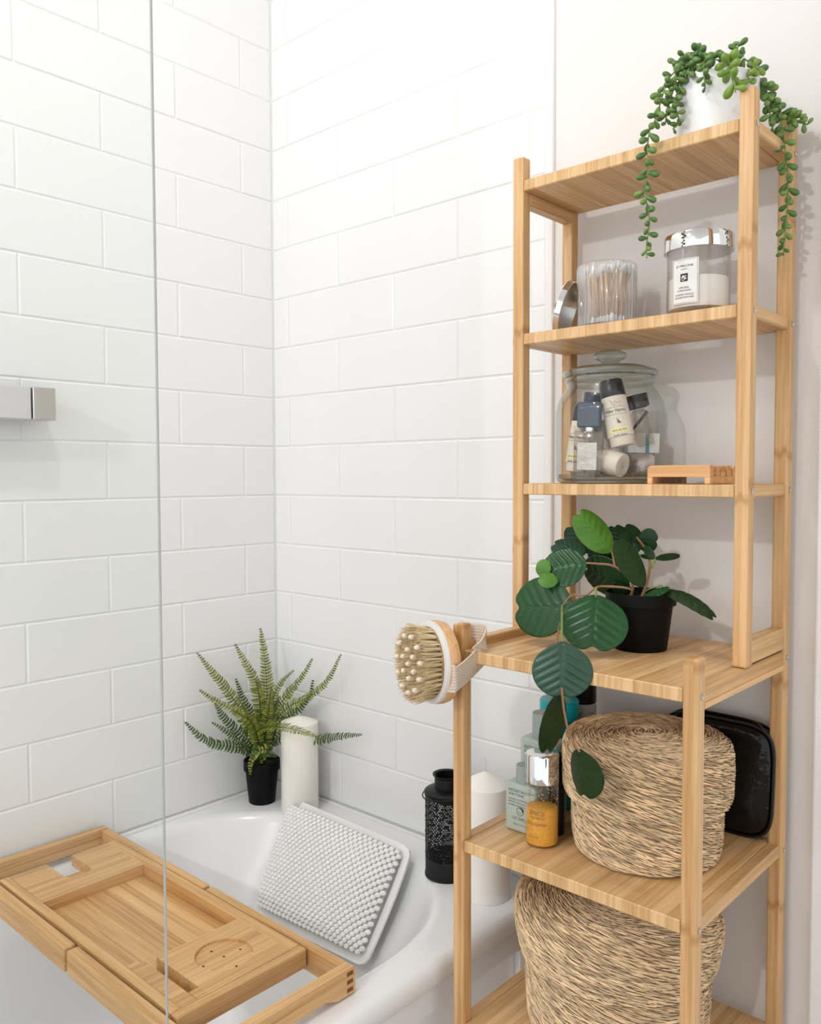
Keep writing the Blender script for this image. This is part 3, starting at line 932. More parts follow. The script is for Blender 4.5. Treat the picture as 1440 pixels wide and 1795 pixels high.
m = MB(); m.lathe([(LR, LH - 0.009), (LR + 0.0015, LH - 0.007), (LR + 0.0015, LH - 0.002), (LR - 0.001, LH), (0.0205, LH + 0.004), (0.0200, LH + 0.004), (0.0200, LH + 0.003)], c=LC, seg=64)
obj('shoulder', m, M_BLACKMETAL, lan, smooth=True)
m = MB(); m.lathe([(0.0205, LH + 0.003), (0.0205, LH + 0.021), (0.0235, LH + 0.024), (0.0235, LH + 0.026), (0.0195, LH + 0.024), (0.0195, LH - 0.02)], c=LC, seg=48)
obj('chimney', m, M_BLACKMETAL, lan, smooth=True)
hp = []
for k in range(41):      # wire ring handle dropped round the shoulder
    a = 2 * math.pi * k / 40
    hp.append(LC + Vector((math.cos(a) * (LR + 0.0045), math.sin(a) * (LR + 0.0045), LH - 0.003 + 0.007 * math.cos(a - 0.8))))
m = MB(); m.tube(hp, 0.0011, seg=6); obj('bail_handle', m, M_BLACKMETAL, lan, smooth=True)

# ------------------------------------------------------------------ body brush hanging on the shelf upright
BC = at(803, 1162, -0.291)
BC = Vector((0.729, -0.2895, BC.z))
bn = Vector((-0.40, -0.915, 0.02)).normalized()          # the bristles face the room
bu = (Vector((0, 0, 1)) - bn * bn.z).normalized()
br_ = bu.cross(bn).normalized()
BCc = BC + bn * 0.010 + Vector((-0.010, 0, 0))
BM = Matrix(((br_.x, bu.x, bn.x, BCc.x), (br_.y, bu.y, bn.y, BCc.y), (br_.z, bu.z, bn.z, BCc.z), (0, 0, 0, 1)))
br = thing('body_brush', 'round wooden bristle brush strapped to the shelf upright', 'brush', BCc)
BR = 0.0535
m = MB(); m.lathe([(0, -0.006), (BR * 0.86, -0.006), (BR * 0.97, -0.002), (BR, 0.004), (BR, 0.012), (BR * 0.985, 0.0135), (0, 0.0135)], seg=64, M=BM)
obj('wooden_back', m, M_BRUSHWOOD, br, smooth=True)
m = MB(); m.lathe([(BR * 0.99, 0.0125), (BR * 0.995, 0.0135), (BR * 0.985, 0.0175), (BR * 0.95, 0.0185), (0, 0.0185)], seg=64, M=BM)
obj('rubber_rim', m, M_WHITERIM, br, smooth=True)
m = MB(); m.lathe([(BR * 0.86, 0.018), (BR * 0.86, 0.021), (0, 0.021)], seg=48, M=BM)
obj('bristle_bed', m, M_BRISTLEBASE, br)
nubs = []
for ring, cnt in ((0.0, 1), (0.34, 6), (0.68, 11)):
    for k in range(cnt):
        a = 2 * math.pi * k / cnt + ring * 2
        nubs.append((math.cos(a) * ring * BR, math.sin(a) * ring * BR))
m = MB(); random.seed(5)
for k in range(2600):
    rr = BR * 0.90 * math.sqrt(random.random()); a = random.random() * 2 * math.pi
    x, y = rr * math.cos(a), rr * math.sin(a)
    # tufts: gather roots towards a lattice
    gx, gy = round(x / 0.0062) * 0.0062, round(y / 0.0062) * 0.0062
    x0, y0 = gx + (x - gx) * 0.5, gy + (y - gy) * 0.5
    if math.hypot(x0, y0) > BR * 0.88: continue
    h = 0.0275 + random.uniform(-0.002, 0.002) - 0.003 * (rr / BR) ** 2
    sp_ = 1.0 + 0.10 * rr / BR
    tx, ty = x * sp_ + random.uniform(-.0015, .0015), y * sp_ + random.uniform(-.0015, .0015)
    r_ = 0.00042
    vs_ = []
    for (px_, py_, pz_, q) in ((x0, y0, 0.020, 1.1), ((x0 + tx) / 2, (y0 + ty) / 2, 0.020 + h * 0.55, 1.0), (tx, ty, 0.020 + h, 0.6)):
        for kk in range(3):
            b = 2 * math.pi * kk / 3
            vs_.append(BM @ Vector((px_ + r_ * q * math.cos(b), py_ + r_ * q * math.sin(b), pz_)))
    m.add(vs_, [(0, 1, 4, 3), (1, 2, 5, 4), (2, 0, 3, 5), (3, 4, 7, 6), (4, 5, 8, 7), (5, 3, 6, 8), (6, 7, 8)])
o = obj('bristles', m, M_BRISTLE, br); o['kind'] = 'stuff'
for (x, y) in nubs:
    m = MB(); m.lathe([(0.0022, 0.019), (0.0022, 0.042), (0.0034, 0.0435), (0.0037, 0.0465), (0.0028, 0.0495), (0.0012, 0.0508), (0, 0.051)], seg=14, M=BM @ Matrix.Translation((x, y, 0)))
    obj('massage_nub', m, M_NUB, br, smooth=True)
# strap: leaves the right side of the wood, wraps the upright
sp_ = []
e0 = BM @ Vector((BR * 0.98, -0.004, 0.008))
pts = [BM @ Vector((BR * 0.74, -0.012, 0.012)), BM @ Vector((BR * 1.02, -0.010, 0.0095)), BM @ Vector((BR * 1.03, -0.008, 0.002)),
       Vector((X0 + 0.020, YL + 0.004, BCc.z + 0.006)), Vector((X0 + 0.0225, YL + 0.016, BCc.z + 0.024)), Vector((X0 + 0.010, YL + 0.030, BCc.z + 0.030)), Vector((X0 - 0.010, YL + 0.0235, BCc.z + 0.030))]
cur = spline(pts, 40)
def band(cur, w_, th, off0=0.0):
    m_ = MB(); n = len(cur); vs_ = []
    for i, p in enumerate(cur):
        d = (cur[min(i + 1, n - 1)] - cur[max(i - 1, 0)]).normalized()
        q = i / (n - 1)
        upv = (Vector((0, 0, 1)) + Vector((0.28, 0.0, 0.0)) * (1 - q)); upv = (upv - d * upv.dot(d)).normalized()
        nn = d.cross(upv)
        for (a, b) in ((-1, -1), (1, -1), (1, 1), (-1, 1)):
            vs_.append(p + upv * (off0 + a * w_ / 2) + nn * b * th / 2)
    fs = []
    for i in range(n - 1):
        for k in range(4):
            k2 = (k + 1) % 4
            fs.append((i * 4 + k, i * 4 + k2, (i + 1) * 4 + k2, (i + 1) * 4 + k))
    fs += [(3, 2, 1, 0), tuple(range((n - 1) * 4, n * 4))]
    return m_.add(vs_, fs)
strap = obj('strap', band(cur, 0.034, 0.0014), M_STRAP, br, smooth=True)
for k in range(8):
    obj('stitch_line', band(cur, 0.0005, 0.0019, off0=-0.0135 + k * 0.0039), M_STRAPLINE, strap)

# ------------------------------------------------------------------ trailing succulent on the top shelf
PC = Vector((0.984, -0.092, SZ[0]))
suc = thing('trailing_succulent', 'trailing bead succulent in a white pot on the top shelf', 'potted plant', PC)
m = MB(); m.lathe([(0, 0), (0.046, 0), (0.0485, 0.003), (0.0505, 0.071), (0.0498, 0.0725), (0.0480, 0.0725), (0.0475, 0.064), (0, 0.064)], c=PC, seg=64)
obj('pot', m, M_WHITEPOT, suc, smooth=True)
m = MB(); m.lathe([(0.0472, 0.064), (0.03, 0.068), (0, 0.070)], c=PC, seg=32); obj('soil', m, M_SOIL, suc, smooth=True)
def bead_mesh(mat):
    b = MB(); prof = [(0, 0), (0.0011, 0.0004), (0.0020, 0.0026), (0.0030, 0.0056), (0.0033, 0.0078), (0.0027, 0.0102), (0.0014, 0.0116), (0, 0.0120)]
    b.lathe(prof, seg=10)
    me = bpy.data.meshes.new('bead'); me.from_pydata(b.v, [], b.f); me.materials.append(mat)
    for p in me.polygons: p.use_smooth = True
    return me
BEAD, BEADL = bead_mesh(M_BEAD), bead_mesh(M_BEADL)
def sz(x, y): return (1050 + x * 0.27083, 40 + y * 0.27083)
NB = 0
def strand(pts, ys, n, big=1.0, lime=False, spacing=0.0058):
    global NB
    P = [at(*sz(x, y), yy) for (x, y), yy in zip(pts, ys)]
    cur = spline(P, 12 * len(P))
    mb_ = MB(); mb_.tube(cur, 0.0009, seg=5)
    st = obj('strand', mb_, M_STEMGREEN, suc)
    ln = [0]
    for a, b in zip(cur[:-1], cur[1:]): ln.append(ln[-1] + (b - a).length)
    s_ = 0.0; k = 0; phase = random.random() * 6
    while s_ < ln[-1]:
        while k < len(cur) - 2 and ln[k + 1] < s_: k += 1
        p = cur[k].lerp(cur[k + 1], (s_ - ln[k]) / max(1e-9, ln[k + 1] - ln[k]))
        d = (cur[k + 1] - cur[k]).normalized()
        q = s_ / ln[-1]
        o1 = d.orthogonal().normalized(); o2 = d.cross(o1)
        phase += 2.4 + random.uniform(-0.3, 0.3)
        a = (o1 * math.cos(phase) + o2 * math.sin(phase)) + d * random.uniform(0.15, 0.75)
        a.normalize()
        size = 1.2 * big * random.uniform(0.78, 1.12) * (1 - 0.35 * max(0, (q - 0.8) / 0.2))
        M = Matrix.Translation(p) @ a.to_track_quat('Z', 'Y').to_matrix().to_4x4() @ Matrix.Scale(size, 4)
        if NB < 297:
            link_copy(BEADL if lime else BEAD, 'bead', st, M); NB += 1
        s_ += spacing * random.uniform(0.75, 1.2)
random.seed(23)
strand([(640, 250), (540, 280), (450, 370), (405, 500), (370, 620), (330, 700), (315, 830), (318, 950), (300, 1100), (322, 1220), (325, 1330), (310, 1440), (312, 1525)],
       [-.10, -.135, -.15, -.16, -.166, -.170, -.172, -.172, -.172, -.172, -.172, -.172, -.172], 60)
strand([(940, 230), (1010, 290), (1055, 380), (1095, 470), (1140, 560), (1185, 640), (1200, 760), (1215, 880), (1225, 1000), (1225, 1130), (1215, 1250), (1208, 1350), (1200, 1430), (1196, 1510)],
       [-.09, -.085, -.08, -.072, -.066, -.062, -.060, -.058, -.058, -.058, -.058, -.058, -.058, -.058], 60)
strand([(620, 230), (520, 310), (485, 430), (450, 550), (430, 660)], [-.10, -.14, -.148, -.150, -.152], 20, spacing=0.0048)
strand([(560, 290), (520, 420), (500, 540), (520, 640), (480, 690)], [-.12, -.145, -.148, -.15, -.15], 20, big=0.85, spacing=0.0045)
strand([(690, 215), (680, 300), (690, 425)], [-.12, -.147, -.150], 10, big=0.85, spacing=0.0042)
strand([(600, 250), (580, 310), (560, 350)], [-.13, -.146, -.148], 8, big=0.85, spacing=0.0042)
strand([(860, 250), (895, 190), (905, 120)], [-.10, -.10, -.10], 10, spacing=0.0042)
strand([(835, 240), (850, 310), (880, 390), (885, 450)], [-.13, -.152, -.158, -.160], 10, big=1.25, lime=True, spacing=0.0062)
strand([(620, 200), (700, 230), (780, 240), (850, 240), (940, 215)], [-.10, -.11, -.11, -.11, -.10], 14, spacing=0.0045)
strand([(980, 270), (1060, 390), (1130, 520), (1210, 600), (1280, 615), (1345, 590)], [-.09, -.08, -.066, -.056, -.05, -.046], 22, spacing=0.0048)
strand([(1080, 480), (1110, 590), (1130, 700)], [-.08, -.072, -.07], 9, big=0.95)
strand([(1240, 600), (1300, 640), (1355, 660)], [-.055, -.05, -.046], 8, big=0.85, spacing=0.0042)
strand([(640, 190), (575, 205), (480, 280)], [-.10, -.11, -.13], 8, spacing=0.006)
strand([(1000, 390), (960, 330), (1040, 280)], [-.12, -.12, -.10], 6, lime=True, spacing=0.006)

# ------------------------------------------------------------------ leafy plant on the fourth shelf
VP = Vector((0.906, -0.125, SZ[3]))
vp = thing('leafy_plant', 'trailing dark green leaf plant in a black nursery pot', 'potted plant', VP)
m = MB(); m.lathe(pot_profile(0.0335, 0.0445, 0.074, 0.0022, 0.016), c=VP, seg=56)
obj('pot', m, M_BLACKPOT, vp, smooth=True)
m = MB(); m.lathe([(0.041, 0.062), (0.02, 0.066), (0, 0.068)], c=VP, seg=24); obj('soil', m, M_SOIL, vp, smooth=True)
def leaf(base, tip, width, mat, nhint=None, fold=0.10, curl=0.10, notch=0.2, point=0.06, vein=0.011):
    base, tip = Vector(base), Vector(tip)
    ax = tip - base; L = ax.length * 1.02; ax.normalize()
    nh = Vector(nhint) if nhint is not None else (CAM - (base + tip) / 2).normalized()
    nn = (nh - ax * nh.dot(ax)).normalized()
    sd = ax.cross(nn).normalized()
    R, NA = 18, 88
    vs_ = []; fs = []
    def pos(x, y):
        # x across (-.5...5), y along (0..1)
        ph = (y * L - 0.62 * abs(x) * width) / (0.155 * L) + 0.25 * abs(x)
        ridge = abs(math.sin(math.pi * ph)) ** 0.8 - 0.6
        fade = min(1, abs(x) * 14) * max(0, 1 - (abs(x) / 0.56) ** 3) * max(0, 1 - abs(2 * y - 1) ** 5)
        hz = -fold * width * (abs(x) ** 1.4) * 1.2 - curl * L * (y - 0.35) ** 2 + vein * L * ridge * fade * 2.0
        hz -= 0.012 * width * math.exp(-(x / 0.02) ** 2) * (1 - y)
        return base + ax * (y * L) + sd * (x * width) + nn * hz
    vs_.append(pos(0, 0.5))
    for i in range(1, R + 1):
        f = i / R
        for k in range(NA):
            a = 2 * math.pi * k / NA - math.pi / 2
            da = (a - math.pi / 2 + math.pi) % (2 * math.pi) - math.pi      # angle from the tip
            db = (a + math.pi / 2 + math.pi) % (2 * math.pi) - math.pi      # angle from the base
            r = 0.5 * (1 - notch * math.exp(-(da / 0.20) ** 2)) * (1 + point * math.exp(-(db / 0.3) ** 2))
            r *= 1 - 0.05 * math.cos(2 * a) * 0
            vs_.append(pos(r * math.cos(a) * f, 0.5 + r * math.sin(a) * f))
    for k in range(NA): fs.append((0, 1 + k, 1 + (k + 1) % NA))
    for i in range(R - 1):
        for k in range(NA):
            k2 = (k + 1) % NA
            fs.append((1 + i * NA + k, 1 + (i + 1) * NA + k, 1 + (i + 1) * NA + k2, 1 + i * NA + k2))
    mb_ = MB(); mb_.add(vs_, fs)
    o = obj('leaf', mb_, mat, vp, smooth=True, angle=80)
    md = o.modifiers.new('thickness', 'SOLIDIFY'); md.thickness = 0.0007; md.offset = -1
    return o
def lz(x, y): return (890 + x * 0.26389, 880 + y * 0.26389)
def Lf(b, t, yb, yt, wd, mat, **k):
    return leaf(at(*lz(*b), yb), at(*lz(*t), yt), wd, mat, **k)
UPC = Vector((0.35, -0.5, 0.8))
Lf((690, 325), (470, 60), -.130, -.150, 0.046, M_LEAFBRIGHT, nhint=Vector((0.9, -0.6, 0.35)), fold=0.25)
Lf((518, 405), (235, 455), -.165, -.190, 0.056, M_LEAFMID, nhint=Vector((0.45, -0.75, 0.55)), vein=0.016)
Lf((420, 690), (40, 700), -.195, -.205, 0.080, M_LEAFMID, nhint=Vector((0.7, -0.9, 0.35)), fold=0.04)
Lf((588, 625), (565, 985), -.195, -.225, 0.083, M_LEAFMID, nhint=Vector((0.55, -0.9, 0.55)), fold=0.06, vein=0.013)
Lf((370, 948), (362, 1300), -.303, -.312, 0.069, M_LEAFGREY, nhint=Vector((0.6, -0.9, 0.30)), notch=0.12, vein=0.017, point=0.12)
# two leaves further down the trailing stem (seen nearly edge on)
P1, P2 = at(982, 1218, -.305), at(962, 1322, -.318)
leaf(P1, P2, 0.056, M_LEAFBACK, nhint=Vector((0.90, 0.06, 0.05)), fold=0.05, vein=0.004)
P1, P2 = at(1016, 1316, -.300), at(1022, 1400, -.300)
leaf(P1, P2, 0.056, M_LEAFBACK, nhint=Vector((-0.28, -0.85, 0.1)), fold=0.35, vein=0.004)
Lf((540, 330), (420, 150), -.115, -.110, 0.040, M_LEAFGREY, nhint=Vector((0.5, -0.6, 0.5)))
Lf((510, 340), (300, 270), -.140, -.150, 0.040, M_LEAFGREY, nhint=Vector((0.3, -0.5, 0.8)))
Lf((285, 450), (190, 425), -.190, -.198, 0.023, M_LEAFBRIGHT, notch=0.05, vein=0.004)
Lf((330, 530), (205, 500), -.195, -.205, 0.024, M_LEAFBRIGHT, notch=0.15, vein=0.004, nhint=Vector((0.5, -0.6, 0.6)))
Lf((800, 560), (500, 440), -.130, -.135, 0.060, M_LEAFDARK, nhint=Vector((0.5, -0.75, -0.5)))
Lf((740, 420), (530, 320), -.110, -.115, 0.050, M_LEAFDARK, nhint=Vector((0.5, -0.75, -0.6)))
Lf((900, 555), (740, 240), -.150, -.160, 0.033, M_LEAFBACK, nhint=Vector((0.85, -0.5, -0.2)), fold=0.3)
Lf((770, 330), (710, 150), -.105, -.100, 0.034, M_LEAFDARK, nhint=Vector((0.6, -0.6, 0.5)))
Lf((860, 330), (770, 150), -.090, -.080, 0.034, M_LEAFDARK, nhint=Vector((0.6, -0.7, -0.2)))
Lf((870, 250), (1000, 265), -.085, -.075, 0.034, M_LEAFDARK, nhint=Vector((0.6, -0.75, -0.2)))
Lf((950, 375), (945, 295), -.110, -.100, 0.022, M_LEAFMID, notch=0.05, nhint=Vector((1.0, -0.2, 0.4)))
Lf((985, 370), (1145, 350), -.110, -.100, 0.018, M_LEAFDARK, notch=0.05, nhint=Vector((0.2, -0.4, 0.95)))
Lf((950, 370), (885, 350), -.110, -.115, 0.010, M_LEAFDARK, notch=0.05, nhint=Vector((0.2, -0.4, 0.95)))
Lf((1020, 560), (1370, 690), -.130, -.150, 0.022, M_LEAFBACK, notch=0.12, curl=0.55, fold=0.45, nhint=Vector((0.45, -0.5, 0.75)))
Lf((890, 640), (1070, 565), -.150, -.140, 0.016, M_LEAFMID, notch=0.02, nhint=Vector((0.3, -0.4, 0.9)))
def stem(pts, ys, r, mat=None, root=None):
    P = [at(*lz(x, y), yy) for (x, y), yy in zip(pts, ys)]
    if root is not None: P = [root] + P
    c_ = spline(P, 10 * len(P))
    mb_ = MB(); mb_.tube(c_, [r * (1 - 0.35 * i / len(c_)) for i in range(len(c_))], seg=7)
    return obj('stem', mb_, mat or M_STEMBROWN, vp, smooth=True)
R0 = VP + Vector((0.006, -0.012, 0.064))
stem([(920, 560), (942, 470), (945, 390), (910, 300), (860, 235)], [-.135, -.12, -.11, -.095, -.088], 0.0022, root=R0)
stem([(830, 540), (760, 460), (690, 420), (600, 410), (518, 405)], [-.14, -.145, -.15, -.155, -.163], 0.0020, root=R0 + Vector((-0.012, -0.004, 0)))
stem([(715, 430), (695, 330)], [-.148, -.130], 0.0018)
stem([(960, 440), (985, 375)], [-.115, -.11], 0.0018, mat=M_STEMGREEN)
stem([(820, 580), (640, 560), (580, 575), (520, 620), (430, 620), (365, 690)], [-.15, -.165, -.18, -.185, -.19, -.196], 0.0018, root=R0 + Vector((-0.014, -0.006, 0)))
stem([(588, 570), (588, 630)], [-.182, -.196], 0.0020, mat=M_STEMGREEN)
stem([(365, 690), (362, 860), (372, 950)], [-.205, -.27, -.302], 0.0018, mat=M_STEMGREEN)
stem([(350, 800), (330, 900), (320, 965)], [-.22, -.28, -.301], 0.0012)
stem([(920, 590), (1000, 560), (1030, 555)], [-.135, -.13, -.13], 0.0016, mat=M_STEMGREEN, root=R0)
c_ = spline([at(985, 1205, -.313), at(990, 1250, -.309), at(1000, 1290, -.304), at(1017, 1318, -.301)], 30)
mb = MB(); mb.tube(c_, 0.0014, seg=7); obj('stem', mb, M_STEMBROWN, vp, smooth=True)

# ------------------------------------------------------------------ second shelf: ribbed swab jar, its lid, scented candle
S2 = SZ[1]
JC = Vector((0.8315, -0.085, S2))
swj = thing('ribbed_glass_jar', 'ribbed clear glass jar holding cotton swabs', 'jar', JC)
JR, JH = 0.0405, 0.0895
m = MB(); m.lathe([(0, 0.0), (JR - 0.004, 0.0), (JR - 0.001, 0.003), (JR, 0.006), (JR, JH - 0.004), (JR - 0.0012, JH - 0.001), (JR - 0.003, JH)], c=JC, seg=288, ribs=36, ribamp=0.0042, rib_range=(0.005, JH - 0.003))
obj('ribbed_wall', m, M_RIB, swj, smooth=True, angle=60)
m = MB(); m.lathe([(JR - 0.003, JH), (JR - 0.0045, JH - 0.002), (JR - 0.0045, 0.008), (0, 0.008)], c=JC, seg=64)
obj('inner_wall', m, M_RIB, swj, smooth=True)
sw = MB()
sw.tube([(0, 0, 0), (0, 0, 0.070)], 0.00115, seg=6)
sw.ball((0, 0, 0.0715), 0.0029, sub=2, sc=(1, 1, 2.1), mi=1)
sw.ball((0, 0, 0.004), 0.0029, sub=2, sc=(1, 1, 2.1), mi=1)
proto = None
random.seed(3)
for k in range(46):
    rr = 0.030 * math.sqrt(random.random()) ; a = random.random() * 6.283
    bx, by = rr * 0.72 * math.cos(a), rr * 0.72 * math.sin(a)
    tx, ty = rr * 1.05 * math.cos(a + random.uniform(-.5, .5)), rr * 1.05 * math.sin(a + random.uniform(-.5, .5))
    d = Vector((tx - bx, ty - by, 0.070)).normalized()
    M_ = Matrix.Translation(JC + Vector((bx, by, 0.0095 + random.uniform(0, 0.004)))) @ d.to_track_quat('Z', 'Y').to_matrix().to_4x4()
    if proto is None:
        o = obj('cotton_swab', sw, [M_STICK, M_COTTON]); proto = o
        for p in o.data.polygons: p.use_smooth = True
    else:
        o = proto.copy(); COL.objects.link(o)
    o.matrix_world = M_
    tag(o, 'wooden cotton swab standing in the ribbed glass jar', 'cotton swab', 'cotton swabs in the ribbed jar')
ln_ = Vector((0.90, 0.30, -0.30)).normalized()
lu = (Vector((0, 0, 1)) - ln_ * ln_.z).normalized(); lr = lu.cross(ln_)
LRAD = 0.0395
lc = Vector((0.7665, -0.088, S2)) + Vector((0, 0, LRAD * lu.z + 0.0022))
LM = Matrix(((lr.x, lu.x, ln_.x, lc.x), (lr.y, lu.y, ln_.y, lc.y), (lr.z, lu.z, ln_.z, lc.z), (0, 0, 0, 1)))
lid = thing('chrome_lid', 'round chrome lid leaning beside the swab jar', 'lid', (lc.x, lc.y, S2))
m = MB(); m.lathe([(LRAD - 0.0016, 0.006), (LRAD, 0.006), (LRAD, -0.002), (LRAD - 0.002, -0.0045), (LRAD - 0.006, -0.005)], seg=64, M=LM)
m.lathe([(LRAD - 0.0016, 0.006), (LRAD - 0.0016, -0.003)], seg=64, M=LM)
obj('lid_rim', m, M_CHROME, lid, smooth=True)
m = MB(); m.lathe([(LRAD - 0.0016, -0.003), (0, -0.0034)], seg=64, M=LM); m.lathe([(LRAD - 0.006, -0.005), (0, -0.0055)], seg=64, M=LM)
obj('lid_disc', m, M_BRUSHED, lid, smooth=True)

CC = Vector((0.961, -0.085, S2))
cj = thing('scented_candle', 'scented candle in glass with chrome lid and white label', 'candle', CC)
CRR = 0.0385
m = MB(); m.lathe([(0, 0.0), (CRR - 0.002, 0.0), (CRR, 0.002), (CRR, 0.086)], c=CC, seg=64)
obj('glass_wall', m, M_CANDLEGLASS, cj, smooth=True)
m = MB(); m.lathe([(0, 0.0125), (CRR - 0.0030, 0.0125), (CRR - 0.0025, 0.014), (CRR - 0.0025, 0.050), (CRR - 0.006, 0.0485), (0, 0.048)], c=CC, seg=64)
obj('wax', m, M_WAXW, cj, smooth=True)
m = MB(); m.tube([CC + Vector((0, 0, 0.048)), CC + Vector((0, 0, 0.058))], 0.0008, seg=6); obj('wick', m, M_INK, cj)
m = MB(); m.lathe([(0, 0.0835), (CRR - 0.001, 0.0835), (0.0424, 0.0840), (0.0428, 0.086), (0.0428, 0.1015), (0.0420, 0.1035), (0.039, 0.1042), (0, 0.1042)], c=CC, seg=72)
obj('chrome_lid', m, M_CHROME, cj, smooth=True)
def cyl_map(c, r, ang0, z0, sgn=1):
    """u metres along the curve to the right as read, v upwards"""
    def f(u, v, rr=r):
        a = ang0 + sgn * u / r
        return Vector((c.x + rr * math.cos(a), c.y + rr * math.sin(a), c.z + z0 + v))
    return f
def patch(mapper, u0, u1, v0, v1, n=16, rr=None):
    m_ = MB(); vs_ = []; fs = []
    for i in range(n + 1):
        u = u0 + (u1 - u0) * i / n
        vs_ += [mapper(u, v0), mapper(u, v1)]
    for i in range(n): fs.append((2 * i, 2 * i + 2, 2 * i + 3, 2 * i + 1))
    return m_.add(vs_, fs)
LA = math.radians(-92)
f1 = cyl_map(CC, CRR + 0.0004, LA, 0.043); f2 = cyl_map(CC, CRR + 0.0007, LA, 0.043)
lb = obj('paper_label', patch(f1, -0.0175, 0.0175, -0.0275, 0.0275), M_LABEL, cj)
fr_ = MB()
for (a, b, c, d) in ((-.0165, .0165, .0262, .0265), (-.0165, .0165, -.0265, -.0262), (-.0165, -.0162, -.0265, .0265), (.0162, .0165, -.0265, .0265)):
    q = patch(f2, a, b, c, d, n=10); fr_.add(q.v, q.f)
obj('label_border', fr_, M_INKG, lb)
obj('label_emblem', patch(f2, -0.0048, 0.0048, -0.0005, 0.0091, n=6), M_INK, lb)
f3 = cyl_map(CC, CRR + 0.0010, LA, 0.043)
sw_ = MB()
for (pts) in ([(-.0030, .0020), (-.0012, .0060), (.0000, .0030), (.0018, .0068), (.0030, .0056)], [(-.0034, .0040), (-.0010, .0072), (.0004, .0050), (.0012, .0022), (.0034, .0030)], [(-.0026, .0008), (.0006, .0014), (.0028, .0044)]):
    for (a, b) in zip(pts[:-1], pts[1:]):
        n_ = Vector((-(b[1] - a[1]), b[0] - a[0])).normalized() * 0.00038
        sw_.add([f3(a[0] + n_.x, a[1] + n_.y), f3(a[0] - n_.x, a[1] - n_.y), f3(b[0] - n_.x, b[1] - n_.y), f3(b[0] + n_.x, b[1] + n_.y)], [(0, 1, 2, 3)])
obj('emblem_monogram', sw_, M_LABEL, lb)
print_on('label_lettering', [('JO MALONE', 0.0040, 0, 0.0185, 'CENTER', 1.05), ('LONDON', 0.0018, 0, 0.0145, 'CENTER', 1.1), ('LIME BASIL', 0.0029, 0, -0.0080, 'CENTER'), ('& MANDARIN', 0.0029, 0, -0.0115, 'CENTER'),
         ('SCENTED CANDLE', 0.0029, 0, -0.0165, 'CENTER'), ('BOUGIE PARFUMÉE', 0.0029, 0, -0.0200, 'CENTER')], f2, M_INK, lb)

# ------------------------------------------------------------------ third shelf: storage jar with toiletries, soap dish
S3 = SZ[2]
GC = Vector((0.8375, -0.0855, S3))
sj = thing('storage_jar', 'large lidded clear glass jar full of toiletries', 'jar', GC)
m = MB(); m.lathe([(0, 0.0), (0.064, 0.0), (0.070, 0.003), (0.0730, 0.010), (0.0735, 0.06), (0.0730, 0.098), (0.0705, 0.110), (0.065, 0.121), (0.0585, 0.130), (0.0570, 0.134)], c=GC, seg=72)
obj('jar_wall', m, M_JAR, sj, smooth=True)
m = MB(); m.lathe([(0, 0.0035), (0.060, 0.0035), (0.068, 0.007), (0.0705, 0.013)], c=GC, seg=72); obj('jar_base', m, M_JARTHICK, sj, smooth=True)
m = MB(); m.lathe([(0.0570, 0.134), (0.0600, 0.1365), (0.0615, 0.140), (0.0600, 0.1435), (0.0560, 0.1445)], c=GC, seg=72); obj('jar_lip', m, M_JARTHICK, sj, smooth=True)
m = MB(); m.lathe([(0.055, 0.1445), (0.0620, 0.1455), (0.0640, 0.149), (0.0630, 0.1525), (0.054, 0.1570), (0.030, 0.1595), (0.014, 0.1605), (0.011, 0.1635), (0.013, 0.1665), (0.0205, 0.1695), (0.0225, 0.1735), (0.0205, 0.1780), (0.013, 0.1815), (0, 0.1825)], c=GC, seg=72)
obj('jar_lid', m, M_JARTHICK, sj, smooth=True)

def frame_from(base, axis, face):
    z = Vector(axis).normalized(); y = Vector(face); y = (y - z * y.dot(z)).normalized(); x = y.cross(z)
    # columns: x across, y towards the viewer, z up the item
    return Matrix(((x.x, y.x, z.x, base[0]), (x.y, y.y, z.y, base[1]), (x.z, y.z, z.z, base[2]), (0, 0, 0, 1)))
VIEWJ = (CAM - GC); VIEWJ.z = 0; VIEWJ.normalize()
CAMR = Vector((CR.x, CR.y, 0)).normalized()
def jp(dx, dv, dz): return GC + CAMR * dx + VIEWJ * dv + Vector((0, 0, dz))

